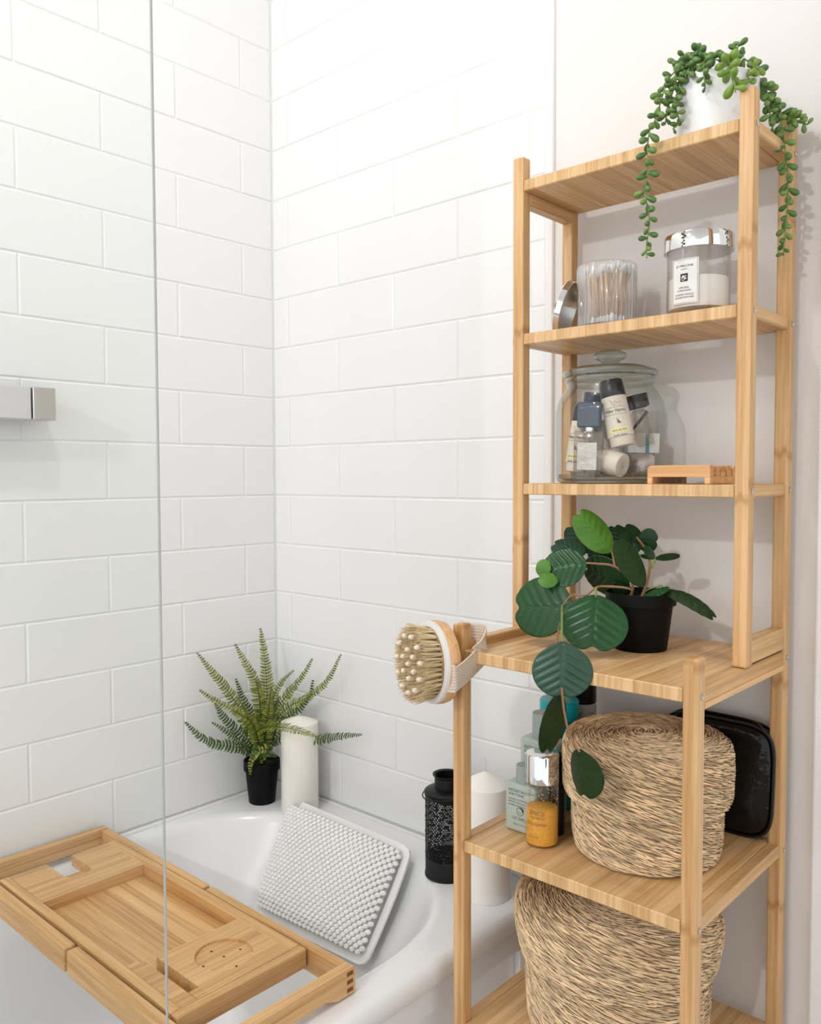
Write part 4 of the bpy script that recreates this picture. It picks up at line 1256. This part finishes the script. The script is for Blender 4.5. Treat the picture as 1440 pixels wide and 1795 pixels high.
def lotion_tube(base, axis, face, r, h, label, prints=True, lettering='full'):
    t = thing('lotion_tube', label, 'lotion tube', base)
    M_ = frame_from(base, axis, face)
    m_ = MB(); m_.lathe([(0, 0), (r * 0.85, 0), (r * 0.88, 0.001), (r * 0.90, 0.012), (r, 0.0125), (r * 0.98, h * 0.6), (r * 0.94, h)], seg=40, M=M_)
    obj('tube_body', m_, M_CREAM, t, smooth=True)
    m_ = MB(); m_.lathe([(r * 0.94, h), (r * 0.96, h + 0.001), (r * 0.90, h + 0.020), (r * 0.80, h + 0.023), (0, h + 0.0235)], seg=40, M=M_)
    obj('screw_cap', m_, M_DARKCAP, t, smooth=True)
    def mp(u, v, rr=r * 1.012):
        a = u / r
        return M_ @ Vector((rr * math.sin(-a), rr * math.cos(a), v))
    def mpl(u, v): return mp(u, v, r * 1.02)
    if prints:
        bx = MB()
        for (a, b, c, d) in ((-.0150, .0150, .0505, .0508), (-.0150, .0150, .0410, .0413), (-.0150, -.0147, .0410, .0508), (.0147, .0150, .0410, .0508)):
            q = patch(mpl, a, b, c, d, n=8); bx.add(q.v, q.f)
        obj('print_frame', bx, M_INK, t)
        obj('yellow_panel', patch(mp, -.0110, .0140, .0170, .0235, n=8), M_YELLOW, t)
        print_on('lettering', [('Miller Harris', 0.0062, 0, 0.0460, 'CENTER', 0.86), ('terre de bois', 0.0040, 0.0015, 0.0202, 'CENTER', 0.9), ('body lotion', 0.0042, 0.0015, 0.0135, 'CENTER', 0.9)], mpl, M_INK, t)
        # botanical sketch: thin leafy sprays
        sk = MB()
        random.seed(9)
        for k in range(22):
            u0 = random.uniform(-.004, .009); v0 = random.choice([0.0535, 0.0555, 0.058, 0.035, 0.031]) + random.uniform(-.002, .002)
            ang = random.uniform(-1, 1) + (0.5 if k % 2 else 2.4); l_ = random.uniform(.002, .005)
            u1, v1 = u0 + l_ * math.cos(ang), v0 + l_ * math.sin(ang)
            n_ = Vector((-(v1 - v0), u1 - u0)).normalized() * 0.00025
            sk.add([mpl(u0 + n_.x, v0 + n_.y), mpl(u0 - n_.x, v0 - n_.y), mpl(u1, v1)], [(0, 1, 2)])
        sk.add([mpl(0.000, 0.0360), mpl(0.0055, 0.0290), mpl(0.0012, 0.0290)], [(0, 1, 2)])
        obj('botanical_print', sk, M_INKG, t)
    return t
def jmat(): pass
lotion_tube(jp(0.0175, 0.040, 0.0500), Vector((0, 0, 1)) + CAMR * -0.20 + VIEWJ * -0.12, VIEWJ + CAMR * -0.10, 0.0175, 0.066, 'upright cream lotion tube with dark cap inside the jar')
t2 = thing('lotion_tube', 'cream lotion tube lying on the jar floor, end facing out', 'lotion tube', jp(0.012, 0.046, 0.024))
ax2 = (CAMR * -0.72 + VIEWJ * -0.62 + Vector((0, 0, 0.22))).normalized()
M2 = frame_from(jp(0.0175, 0.046, 0.0235), ax2, VIEWJ + Vector((0, 0, 0.6)))
m = MB(); m.lathe([(0, 0.0002), (0.0115, 0.0002), (0.0125, 0.0), (0.0155, 0.0), (0.0165, 0.0012), (0.0168, 0.012), (0.0172, 0.0123), (0.0160, 0.060), (0, 0.0605)], seg=40, M=M2)
obj('tube_body', m, M_CREAM, t2, smooth=True)
sk = MB(); random.seed(4)
for k in range(70):
    a = random.random() * 6.283; r0 = random.uniform(0.0005, 0.0092); l_ = random.uniform(.001, .0026)
    a2 = random.random() * 6.283
    p0 = Vector((r0 * math.cos(a), r0 * math.sin(a), -0.0002)); p1 = p0 + Vector((l_ * math.cos(a2), l_ * math.sin(a2), 0)); n_ = Vector((-(p1.y - p0.y), p1.x - p0.x, 0)).normalized() * 0.00018
    sk.add([M2 @ (p0 + n_), M2 @ (p0 - n_), M2 @ p1], [(0, 1, 2)])
obj('end_print', sk, M_INKG, t2)
def mp2(u, v):
    a = u / 0.017; return M2 @ Vector((0.0178 * math.sin(-a), 0.0178 * math.cos(a), v))
sk = MB()
for k in range(46):
    u0 = random.uniform(-.012, .012); v0 = random.uniform(.018, .036); ang = random.random() * 6.28; l_ = random.uniform(.001, .003)
    n_ = Vector((-math.sin(ang), math.cos(ang))) * 0.0002
    sk.add([mp2(u0 + n_.x, v0 + n_.y), mp2(u0 - n_.x, v0 - n_.y), mp2(u0 + l_ * math.cos(ang), v0 + l_ * math.sin(ang))], [(0, 1, 2)])
obj('side_print', sk, M_INKG, t2)
# tube at the left, behind the perfume bottle
lotion_tube(jp(-0.046, 0.012, 0.016), Vector((0, 0, 1)) + CAMR * 0.13, VIEWJ + CAMR * -0.5, 0.0150, 0.068, 'cream lotion tube at the left side of the jar', lettering='part')
# perfume bottle with slate blue stopper
pb = thing('perfume_bottle', 'square glass bottle with slate blue stopper inside the jar', 'perfume bottle', jp(-0.030, 0.034, 0.0085))
MP = frame_from(jp(-0.0285, 0.034, 0.0085), Vector((0, 0, 1)) + CAMR * 0.02, VIEWJ + CAMR * -0.25)
m = MB(); m.box(-0.0190, 0.0190, -0.009, 0.009, 0, 0.062, bev=0.003, M=MP, seg=2); obj('glass_body', m, M_PERFUME, pb, smooth=True)
m = MB(); m.box(-0.0150, 0.0150, -0.0078, 0.0078, 0.0665, 0.1000, bev=0.0015, M=MP); obj('stopper', m, M_NAVY, pb)
m = MB(); m.lathe([(0.006, 0.060), (0.006, 0.067)], seg=20, M=MP); obj('neck', m, M_CHROME, pb)
m = MB(); m.box(-0.0130, 0.0130, 0.0092, 0.0094, 0.010, 0.046, M=MP); obj('bottle_label', m, M_SACHET, pb)
pb = thing('perfume_bottle', 'dark capped bottle leaning behind the slate blue stopper', 'perfume bottle', jp(-0.030, -0.010, 0.006))
MP = frame_from(jp(-0.034, -0.012, 0.0072), Vector((0, 0, 1)) + CAMR * 0.10, VIEWJ)
m = MB(); m.lathe([(0, 0), (0.013, 0), (0.014, 0.002), (0.014, 0.085), (0.009, 0.093), (0, 0.094)], seg=28, M=MP); obj('glass_body', m, M_PERFUME, pb, smooth=True)
m = MB(); m.lathe([(0.0125, 0.094), (0.0130, 0.095), (0.0130, 0.118), (0, 0.119)], seg=28, M=MP); obj('screw_cap', m, M_NAVY, pb, smooth=True)
pb = thing('travel_bottle', 'small bottle with black cap against the jar rim', 'bottle', jp(0.032, 0.006, 0.05))
MP = frame_from(jp(0.050, 0.006, 0.052), Vector((0, 0, 1)) + CAMR * -0.24, VIEWJ)
m = MB(); m.lathe([(0, 0), (0.011, 0), (0.012, 0.002), (0.012, 0.045), (0.007, 0.050), (0, 0.050)], seg=24, M=MP); obj('bottle_body', m, M_PERFUME, pb, smooth=True)
m = MB(); m.lathe([(0.0125, 0.051), (0.0165, 0.053), (0.0165, 0.070), (0, 0.071)], seg=24, M=MP); obj('screw_cap', m, M_DARKCAP, pb, smooth=True)
# white card box with a turquoise stripe
wb = thing('card_box', 'white card box with a turquoise stripe inside the jar', 'box', jp(0.045, -0.004, 0.040))
MP = frame_from(jp(0.0445, -0.004, 0.0415), Vector((0, 0, 1)) + CAMR * 0.02, VIEWJ + CAMR * 0.2)
m = MB(); m.box(-0.0215, 0.0215, -0.010, 0.010, 0, 0.0270, bev=0.0006, M=MP); obj('box_body', m, M_WHITEBOX, wb)
m = MB(); m.box(-0.0075, -0.0025, 0.0101, 0.0104, 0.0004, 0.0266, M=MP); obj('stripe', m, M_BLUESTRIPE, wb)
for i, (dx, dv, dz, hh, ww, lean, lab) in enumerate([(0.046, 0.006, 0.0085, 0.032, 0.030, 0.0, 'patterned silver sachet at the jar bottom right'), (-0.004, 0.012, 0.0085, 0.078, 0.030, -0.05, 'patterned silver sachet standing mid jar'), (0.012, -0.022, 0.0085, 0.060, 0.055, 0.02, 'crumpled silver sachet at the jar back')]):
    MP = frame_from(jp(dx, dv, dz), Vector((0, 0, 1)) + CAMR * lean, VIEWJ + CAMR * (0.1 * i))
    m = MB(); vs_ = []; fs = []
    nx, nz = 8, 8
    for s_ in (1, -1):
        for j in range(nz + 1):
            for k in range(nx + 1):
                u, v = k / nx * 2 - 1, j / nz
                vs_.append(MP @ Vector((u * ww / 2, s_ * 0.0052 * (1 - u * u) * (1 - (2 * v - 1) ** 4) + 0.0006 * math.sin(9 * u + 7 * v + i), v * hh)))
    o_ = (nx + 1) * (nz + 1)
    for s_ in (0, 1):
        for j in range(nz):
            for k in range(nx):
                a = s_ * o_ + j * (nx + 1) + k
                fs.append((a, a + 1, a + nx + 2, a + nx + 1))
    m.add(vs_, fs)
    tag(obj('sachet', m, M_SACHET, origin=jp(dx, dv, dz), smooth=True, angle=80), lab, 'sachet')
# dark tweezers
m = MB(); m.tube([jp(0.030, 0.030, 0.072), jp(0.050, 0.014, 0.098)], 0.0010, seg=6); m.tube([jp(0.031, 0.028, 0.071), jp(0.052, 0.012, 0.0965)], 0.0008, seg=6)
tag(obj('tweezers', m, M_BLACKGLOSS, origin=jp(0.03, 0.03, 0.072)), 'thin black tweezers leaning inside the jar', 'tweezers')

# soap dish
sd_ = thing('soap_dish', 'slatted bamboo soap dish beside the storage jar', 'soap dish', (0.963, -0.10, S3))
SX0, SX1 = 0.9255, 1.0055
for k in range(6):
    y0 = -0.1480 + k * 0.0175
    if k == 0:
        z = S3 + 0.0005
        poly = [(SX0, z), (SX0 + 0.0065, z), (SX0 + 0.0065, z + 0.0085), (SX1 - 0.0065, z + 0.0085), (SX1 - 0.0065, z), (SX1, z), (SX1, z + 0.0215)]
        poly += [(SX1 - 0.0012, z + 0.0228), (SX0 + 0.005, z + 0.0228), (SX0 + 0.0015, z + 0.0212), (SX0, z + 0.018)]
        m = MB(); m.prism(poly, y0, y0 + 0.0115, axis='y')
    else:
        m = MB(); m.box(SX0, SX1, y0, y0 + 0.0115, S3 + 0.0090, S3 + 0.0225, bev=0.0008)
    obj('slat', m, M_SOAPDISH, sd_)
for xx in (SX0 + 0.0003, SX1 - 0.0068):
    m = MB(); m.box(xx, xx + 0.0065, -0.1365, -0.0490, S3 + 0.0005, S3 + 0.0095, bev=0.0005); obj('foot', m, M_SOAPDISH, sd_)

# ------------------------------------------------------------------ fifth shelf: bottles, basket, bag
S5 = SZ[4]
def tonic_bottle(fl, w_, d_, h, capr, caph, label, emblem=True, k=1.0):
    """fl: front left bottom corner; the label faces the room"""
    fl = Vector(fl)
    t = thing('tonic_bottle', label, 'bottle', fl + Vector((w_ / 2, d_ / 2, 0)))
    m_ = MB(); m_.box(fl.x, fl.x + w_, fl.y, fl.y + d_, fl.z, fl.z + h, bev=0.0042 * k, seg=4)
    obj('bottle_body', m_, M_SAGE, t, smooth=True)
    c = fl + Vector((w_ / 2, d_ / 2, h))
    m_ = MB(); m_.lathe([(capr * 0.9, -0.002), (capr * 0.9, 0.002), (capr, 0.0022), (capr * 0.985, caph - 0.0012), (capr * 0.95, caph), (0, caph)], c=c, seg=40)
    obj('screw_cap', m_, M_SAGECAP, t, smooth=True)
    def mp(u, v): return Vector((fl.x + u, fl.y - 0.0003, fl.z + v))
    u = 0.0065 * k; top = h - 0.010 * k
    L = [('INSTANT BOOST™', 0.0054 * k, u, top, 'LEFT', 0.86), ('SKIN TONIC', 0.0054 * k, u, top - 0.0052 * k, 'LEFT', 0.86)]
    for i, s_ in enumerate(['NATURALLY ACTIVE REFRESHER', 'FOR SKIN. With aloe vera,', 'cucumber and soothing oils']):
        L.append((s_, 0.0036 * k, u, top - (0.0118 + 0.0038 * i) * k, 'LEFT', 0.74))
    if not emblem:
        L += [('Revitalise. Refresh.', 0.0036 * k, u, top - 0.0262 * k, 'LEFT', 0.8), ('200 ml', 0.0036 * k, u, top - 0.0302 * k, 'LEFT', 0.8)]
    if emblem:
        L += [('LIZ EARLE', 0.0058 * k, w_ * 0.52, h - 0.0465, 'CENTER', 0.92), ('50ml ℮ 1.6 fl oz', 0.0036, w_ * 0.52, h - 0.0545, 'CENTER', 0.9)]
    print_on('lettering', L, mp, M_INKG, t)
    if emblem:
        e = MB(); cx, cz = w_ * 0.53, h - 0.0365; n = 28
        vs_ = []; fs = []
        for i in range(n + 1):
            a = 2 * math.pi * i / n
            for r in (0.0056, 0.0050): vs_.append(mp(cx + r * math.cos(a), cz + r * math.sin(a)))
        for i in range(n): fs.append((2 * i, 2 * i + 1, 2 * i + 3, 2 * i + 2))
        e.add(vs_, fs)
        for (a, r, l_) in ((0.6, 0.0052, 0.0042), (1.1, 0.0052, 0.0036), (0.2, 0.0052, 0.003), (1.6, 0.005, 0.0024)):
            p = Vector((cx + r * math.cos(a), cz + r * math.sin(a))); d = Vector((math.cos(a + 0.5), math.sin(a + 0.5))) * l_; n_ = Vector((-d.y, d.x)) * 0.34
            q = p - d * 0.6
            e.add([mp(*(q)), mp(*(q + d * 0.5 + n_)), mp(*(q + d)), mp(*(q + d * 0.5 - n_))], [(0, 1, 2, 3)])
        for (a0, a1, r) in ((3.3, 4.6, 0.0030), (4.8, 5.8, 0.0028)):
            vs_ = []; fs = []
            for i in range(9):
                a = a0 + (a1 - a0) * i / 8
                for rr in (r, r - 0.0006): vs_.append(mp(cx + rr * math.cos(a), cz + 0.0006 + rr * math.sin(a)))
            for i in range(8): fs.append((2 * i, 2 * i + 1, 2 * i + 3, 2 * i + 2))
            e.add(vs_, fs)
        obj('emblem', e, M_INK, t)
    return t
p = atz(885, 1452, S5)
tonic_bottle((p.x, p.y, S5 + 0.0003), 0.0475, 0.0265, 0.0655, 0.0118, 0.0235, 'small sage green tonic bottle at the shelf front')
p = at(911, 1310, -0.175)
tonic_bottle((p.x, -0.175, S5 + 0.0003), 0.0580, 0.0320, 0.1140, 0.0155, 0.0350, 'large sage green tonic bottle behind the small one', emblem=False, k=1.25)
# salt scrub
SC = Vector((0.8205, -0.2225, S5))
ss = thing('scrub_bottle', 'clear bottle of orange salt scrub with chrome cap', 'bottle', SC)
m = MB(); m.lathe([(0, 0.0003), (0.0195, 0.0003), (0.0212, 0.002), (0.0212, 0.083)], c=SC, seg=48); obj('bottle_wall', m, M_CLEARPLASTIC, ss, smooth=True)
m = MB(); m.lathe([(0, 0.003), (0.0195, 0.003), (0.0201, 0.005), (0.0201, 0.047), (0.016, 0.0495), (0, 0.051)], c=SC, seg=48); obj('salt_scrub', m, M_SCRUB, ss, smooth=True)
sp_m = MB(); random.seed(8)
for k in range(170):
    a = random.random() * 6.283; z = 0.050 + 0.030 * random.random(); r = 0.0201
    sp_m.ball((SC.x + r * math.cos(a), SC.y + r * math.sin(a), SC.z + z), random.uniform(.0003, .0008), sub=1)
o = obj('salt_grains', sp_m, M_STICK, ss); o['kind'] = 'stuff'
m = MB(); m.lathe([(0.0210, 0.0815), (0.0215, 0.0820), (0.0215, 0.1165), (0.0205, 0.1180), (0.012, 0.1190), (0, 0.1192)], c=SC, seg=56); obj('chrome_cap', m, M_CHROME, ss, smooth=True)
va = math.atan2(CAM.y - SC.y, CAM.x - SC.x)
fsb = cyl_map(SC, 0.0216, va, 0.0)
print_on('lettering', [('ENCE', 0.0085, -0.0075, 0.0455, 'CENTER'), ('ELEMENTS', 0.0046, -0.0065, 0.0395, 'CENTER', 0.9), ('Body Polisher', 0.0060, -0.0080, 0.0315, 'CENTER', 0.85), ('almonds', 0.0046, -0.0120, 0.0150, 'CENTER')], fsb, M_STEMBROWN, ss)
sk = MB()
for (cx, cz, r) in ((-.0125, .0570, .0045), (-.0115, .0545, .0030)):
    for i in range(22):
        a0 = 0.2 + 5.2 * i / 22; a1 = 0.2 + 5.2 * (i + 1) / 22; ra = r * (1 - 0.5 * i / 22); rb_ = r * (1 - 0.5 * (i + 1) / 22)
        sk.add([fsb(cx + ra * math.cos(a0), cz + ra * math.sin(a0)), fsb(cx + (ra - .0005) * math.cos(a0), cz + (ra - .0005) * math.sin(a0)), fsb(cx + (rb_ - .0005) * math.cos(a1), cz + (rb_ - .0005) * math.sin(a1)), fsb(cx + rb_ * math.cos(a1), cz + rb_ * math.sin(a1))], [(0, 1, 2, 3)])
obj('swirl_print', sk, M_STEMBROWN, ss)
# teal bottle, black capped bottle, black bottle in the back
p = at(981, 1240, -0.098); TC = Vector((p.x, -0.098, S5))
tb = thing('teal_bottle', 'teal plastic bottle behind the sage green bottles', 'bottle', TC)
m = MB(); m.lathe([(0, 0.0003), (0.024, 0.0003), (0.026, 0.002), (0.026, 0.122), (0.024, 0.126), (0.0255, 0.127)], c=TC, seg=40); obj('bottle_body', m, M_TEAL, tb, smooth=True)
m = MB(); m.lathe([(0.0275, 0.127), (0.0280, 0.128), (0.0280, 0.152), (0.0265, 0.154), (0, 0.154)], c=TC, seg=40); obj('flip_cap', m, M_TEAL, tb, smooth=True)
p = at(1022, 1230, -0.045); KC = Vector((p.x, -0.045, S5))
kb = thing('pale_bottle', 'pale grey bottle with black cap behind the teal bottle', 'bottle', KC)
m = MB(); m.lathe([(0, 0.0003), (0.019, 0.0003), (0.020, 0.002), (0.020, 0.138), (0.018, 0.140)], c=KC, seg=36); obj('bottle_body', m, M_SILVERWRAP, kb, smooth=True)
m = MB(); m.lathe([(0.0195, 0.1405), (0.0200, 0.1415), (0.0200, 0.168), (0.0185, 0.170), (0, 0.170)], c=KC, seg=36); obj('black_cap', m, M_BLACKGLOSS, kb, smooth=True)
va = math.atan2(CAM.y - KC.y, CAM.x - KC.x)
fk = cyl_map(KC, 0.0203, va, 0.0)
print_on('lettering', [('V', 0.010, -0.004, 0.126, 'CENTER'), ('mens', 0.004, 0.013, 0.128, 'CENTER'), ('care', 0.004, 0.013, 0.123, 'CENTER')], fk, M_INKG, kb)
XC = Vector((0.8190, -0.1862, S5))
xb = thing('black_bottle', 'slim black bottle between scrub bottle and jute basket', 'bottle', XC)
m = MB(); m.lathe([(0, 0.0003), (0.0098, 0.0003), (0.0105, 0.002), (0.0105, 0.085), (0.0085, 0.089), (0.0085, 0.091)], c=XC, seg=32); obj('bottle_body', m, M_BLACKGLOSS, xb, smooth=True)
m = MB(); m.lathe([(0.0092, 0.0915), (0.0092, 0.106), (0.0085, 0.107), (0, 0.107)], c=XC, seg=32); obj('black_cap', m, M_BLACKGLOSS, xb, smooth=True)

# patent bag against the wall
def make_bag():
    c = Vector((0.968, -0.0205, S5))
    t = thing('toiletry_bag', 'black patent toiletry bag behind the round basket', 'bag', c)
    W_, H_, D_ = 0.150, 0.150, 0.026
    tilt = 0.10
    def outline(a, s_):
        n = 5.0; ca, sa = math.cos(a), math.sin(a)
        x = s_ * W_ / 2 * math.copysign(abs(ca) ** (2 / n), ca); z = s_ * H_ / 2 * math.copysign(abs(sa) ** (2 / n), sa)
        return x, z
    def shell(s0, d0, d1):
        m_ = MB(); n = 56; R = 9; vs_ = []; fs = []
        for sg in (-1, 1):
            for i in range(R + 1):
                q = i / R
                for k in range(n):
                    x, z = outline(2 * math.pi * k / n, s0 * math.sin(q * math.pi / 2))
                    dep = (d0 if sg < 0 else d1) * math.cos(q * math.pi / 2) ** 0.55
                    wr = 0.0012 * math.sin(38 * x + 21 * z) * math.sin(30 * z - 9 * x) * math.cos(q * 1.5)
                    if sg < 0: wr *= 2.2
                    p_ = Vector((c.x + x + tilt * z * 0.25, c.y + sg * dep + (wr if sg < 0 else 0), c.z + H_ / 2 + z))
                    vs_.append(p_)
        for sg in range(2):
            for i in range(R):
                for k in range(n):
                    k2 = (k + 1) % n; o_ = sg * (R + 1) * n
                    fs.append((o_ + i * n + k, o_ + i * n + k2, o_ + (i + 1) * n + k2, o_ + (i + 1) * n + k))
        return m_.add(vs_, fs)
    obj('bag_body', shell(1.0, 0.020, 0.016), M_BAG, t, smooth=True, angle=80)
    for yy, s_ in ((-0.010, 1.012), (0.006, 1.012)):
        pth = []
        for k in range(81):
            x, z = outline(2 * math.pi * k / 80, s_)
            pth.append(Vector((c.x + x + tilt * z * 0.25, c.y + yy, c.z + H_ / 2 + z * 0.985 + 0.001)))
        m_ = MB(); m_.tube(pth, 0.0022, seg=7, caps=False); obj('piping', m_, M_BLACKGLOSS, t, smooth=True)
    pth = []
    for k in range(31):
        a = math.pi * (0.15 + 0.7 * k / 30); x, z = outline(a, 1.0)
        pth.append(Vector((c.x + x * 0.9 + tilt * z * 0.25, c.y - 0.002, c.z + H_ / 2 + z + 0.004)))
    m_ = MB(); m_.tube(pth, 0.0018, seg=6); obj('zip', m_, M_BLACKGLOSS, t, smooth=True)
make_bag()

# round jute baskets
def straw(mb_, p, d, n, l_, w_, h_):
    """one flattened straw lying on a surface: centre p, direction d, outward n"""
    s_ = n.cross(d).normalized()
    a, b = p - d * l_ / 2, p + d * l_ / 2
    vs_ = [a - n * 0.0006, p - d * l_ * 0.2 + s_ * w_ + n * h_ * 0.3, p - d * l_ * 0.2 - s_ * w_ + n * h_ * 0.3, p - d * l_ * 0.2 + n * h_,
           p + d * l_ * 0.2 + s_ * w_ + n * h_ * 0.3, p + d * l_ * 0.2 - s_ * w_ + n * h_ * 0.3, p + d * l_ * 0.2 + n * h_, b - n * 0.0006]
    mb_.add(vs_, [(0, 1, 3), (0, 3, 2), (1, 4, 6, 3), (3, 6, 5, 2), (4, 7, 6), (6, 7, 5)])
def coil_shell(prof, c, step, slant, seed, dens, jitter=0.12):
    """prof (r, z) outer profile from bottom to top and in over the lid; returns core MB and straw MB"""
    random.seed(seed)
    core = MB(); fine = []
    P = [Vector((r, z)) for r, z in prof]
    for a, b in zip(P[:-1], P[1:]):
        n_ = max(1, int((b - a).length / (step / 4)))
        for i in range(n_): fine.append(a.lerp(b, i / n_))
    fine.append(P[-1])
    s_ = 0; prof2 = []; last = fine[0]
    st = MB(); nextrow = step / 2
    for i, q in enumerate(fine):
        s_ += (q - last).length; last = q
        tn = (fine[min(i + 1, len(fine) - 1)] - fine[max(i - 1, 0)]); tn = tn.normalized() if tn.length else Vector((0, 1))
        nr = Vector((tn.y, -tn.x))
        bulge = 0.0011 * abs(math.sin(math.pi * s_ / step)) - 0.0012
        prof2.append((max(0.0, q.x + nr.x * bulge), q.y + nr.y * bulge))
        if s_ >= nextrow:
            nextrow += step
            per = 2 * math.pi * max(q.x, 0.002); n_ = max(4, int(per / dens)); ph = random.random() * 6.28
            for k in range(n_):
                a = ph + 2 * math.pi * (k + random.uniform(-.3, .3)) / n_
                er = Vector((math.cos(a), math.sin(a), 0)); et = Vector((-math.sin(a), math.cos(a), 0))
                up = er * tn.x + Vector((0, 0, tn.y)); nn = er * nr.x + Vector((0, 0, nr.y))
                d = (et + up * (slant + random.uniform(-jitter, jitter))).normalized()
                p = Vector(c) + er * q.x + Vector((0, 0, q.y)) + up * random.uniform(-.001, .001)
                straw(st, p, d, nn, min(0.023, per * 0.16) * random.uniform(0.7, 1.2), random.uniform(0.0006, 0.00105), random.uniform(0.0007, 0.0019))
    core.lathe(prof2, c=c, seg=72)
    return core, st
def basket(c, body, lidp, label, seed, step):
    step *= 0.78
    t = thing('jute_basket', label, 'basket', c)
    co, st = coil_shell(body, c, step, -0.30, seed, 0.0060)
    b_ = obj('basket_body', co, M_STRAWBED, t, smooth=True)
    o_ = obj('braided_straw', st, M_STRAW, b_); o_['kind'] = 'stuff'
    co, st = coil_shell(lidp, c, step, -0.30, seed + 1, 0.0060)
    l2 = obj('basket_lid', co, M_STRAWBED, t, smooth=True)
    o_ = obj('braided_straw', st, M_STRAW, l2); o_['kind'] = 'stuff'
BK = (0.9265, -0.1455, S5 + 0.0006)
basket(BK, [(0.0, 0.001), (0.080, 0.001), (0.088, 0.004), (0.0905, 0.012), (0.0922, 0.030), (0.0935, 0.075), (0.0935, 0.09)],
       [(0.0945, 0.071), (0.1005, 0.0715), (0.1035, 0.080), (0.1045, 0.110), (0.1040, 0.132), (0.1005, 0.142), (0.092, 0.1465), (0.06, 0.1480), (0.02, 0.149), (0.0, 0.149)], 'round lidded jute basket on the fifth shelf', 31, 0.0056)
BK2 = (0.8885, -0.1500, SZ[5] + 0.0006)
basket(BK2, [(0.0, 0.001), (0.100, 0.001), (0.110, 0.006), (0.114, 0.016), (0.1165, 0.05), (0.1175, 0.105), (0.1175, 0.12)],
       [(0.1185, 0.098), (0.1225, 0.099), (0.1270, 0.112), (0.1310, 0.135), (0.1320, 0.152), (0.1295, 0.168), (0.123, 0.178), (0.110, 0.184), (0.06, 0.186), (0.02, 0.186), (0.0, 0.186)], 'larger lidded jute basket on the bottom shelf', 41, 0.0060)
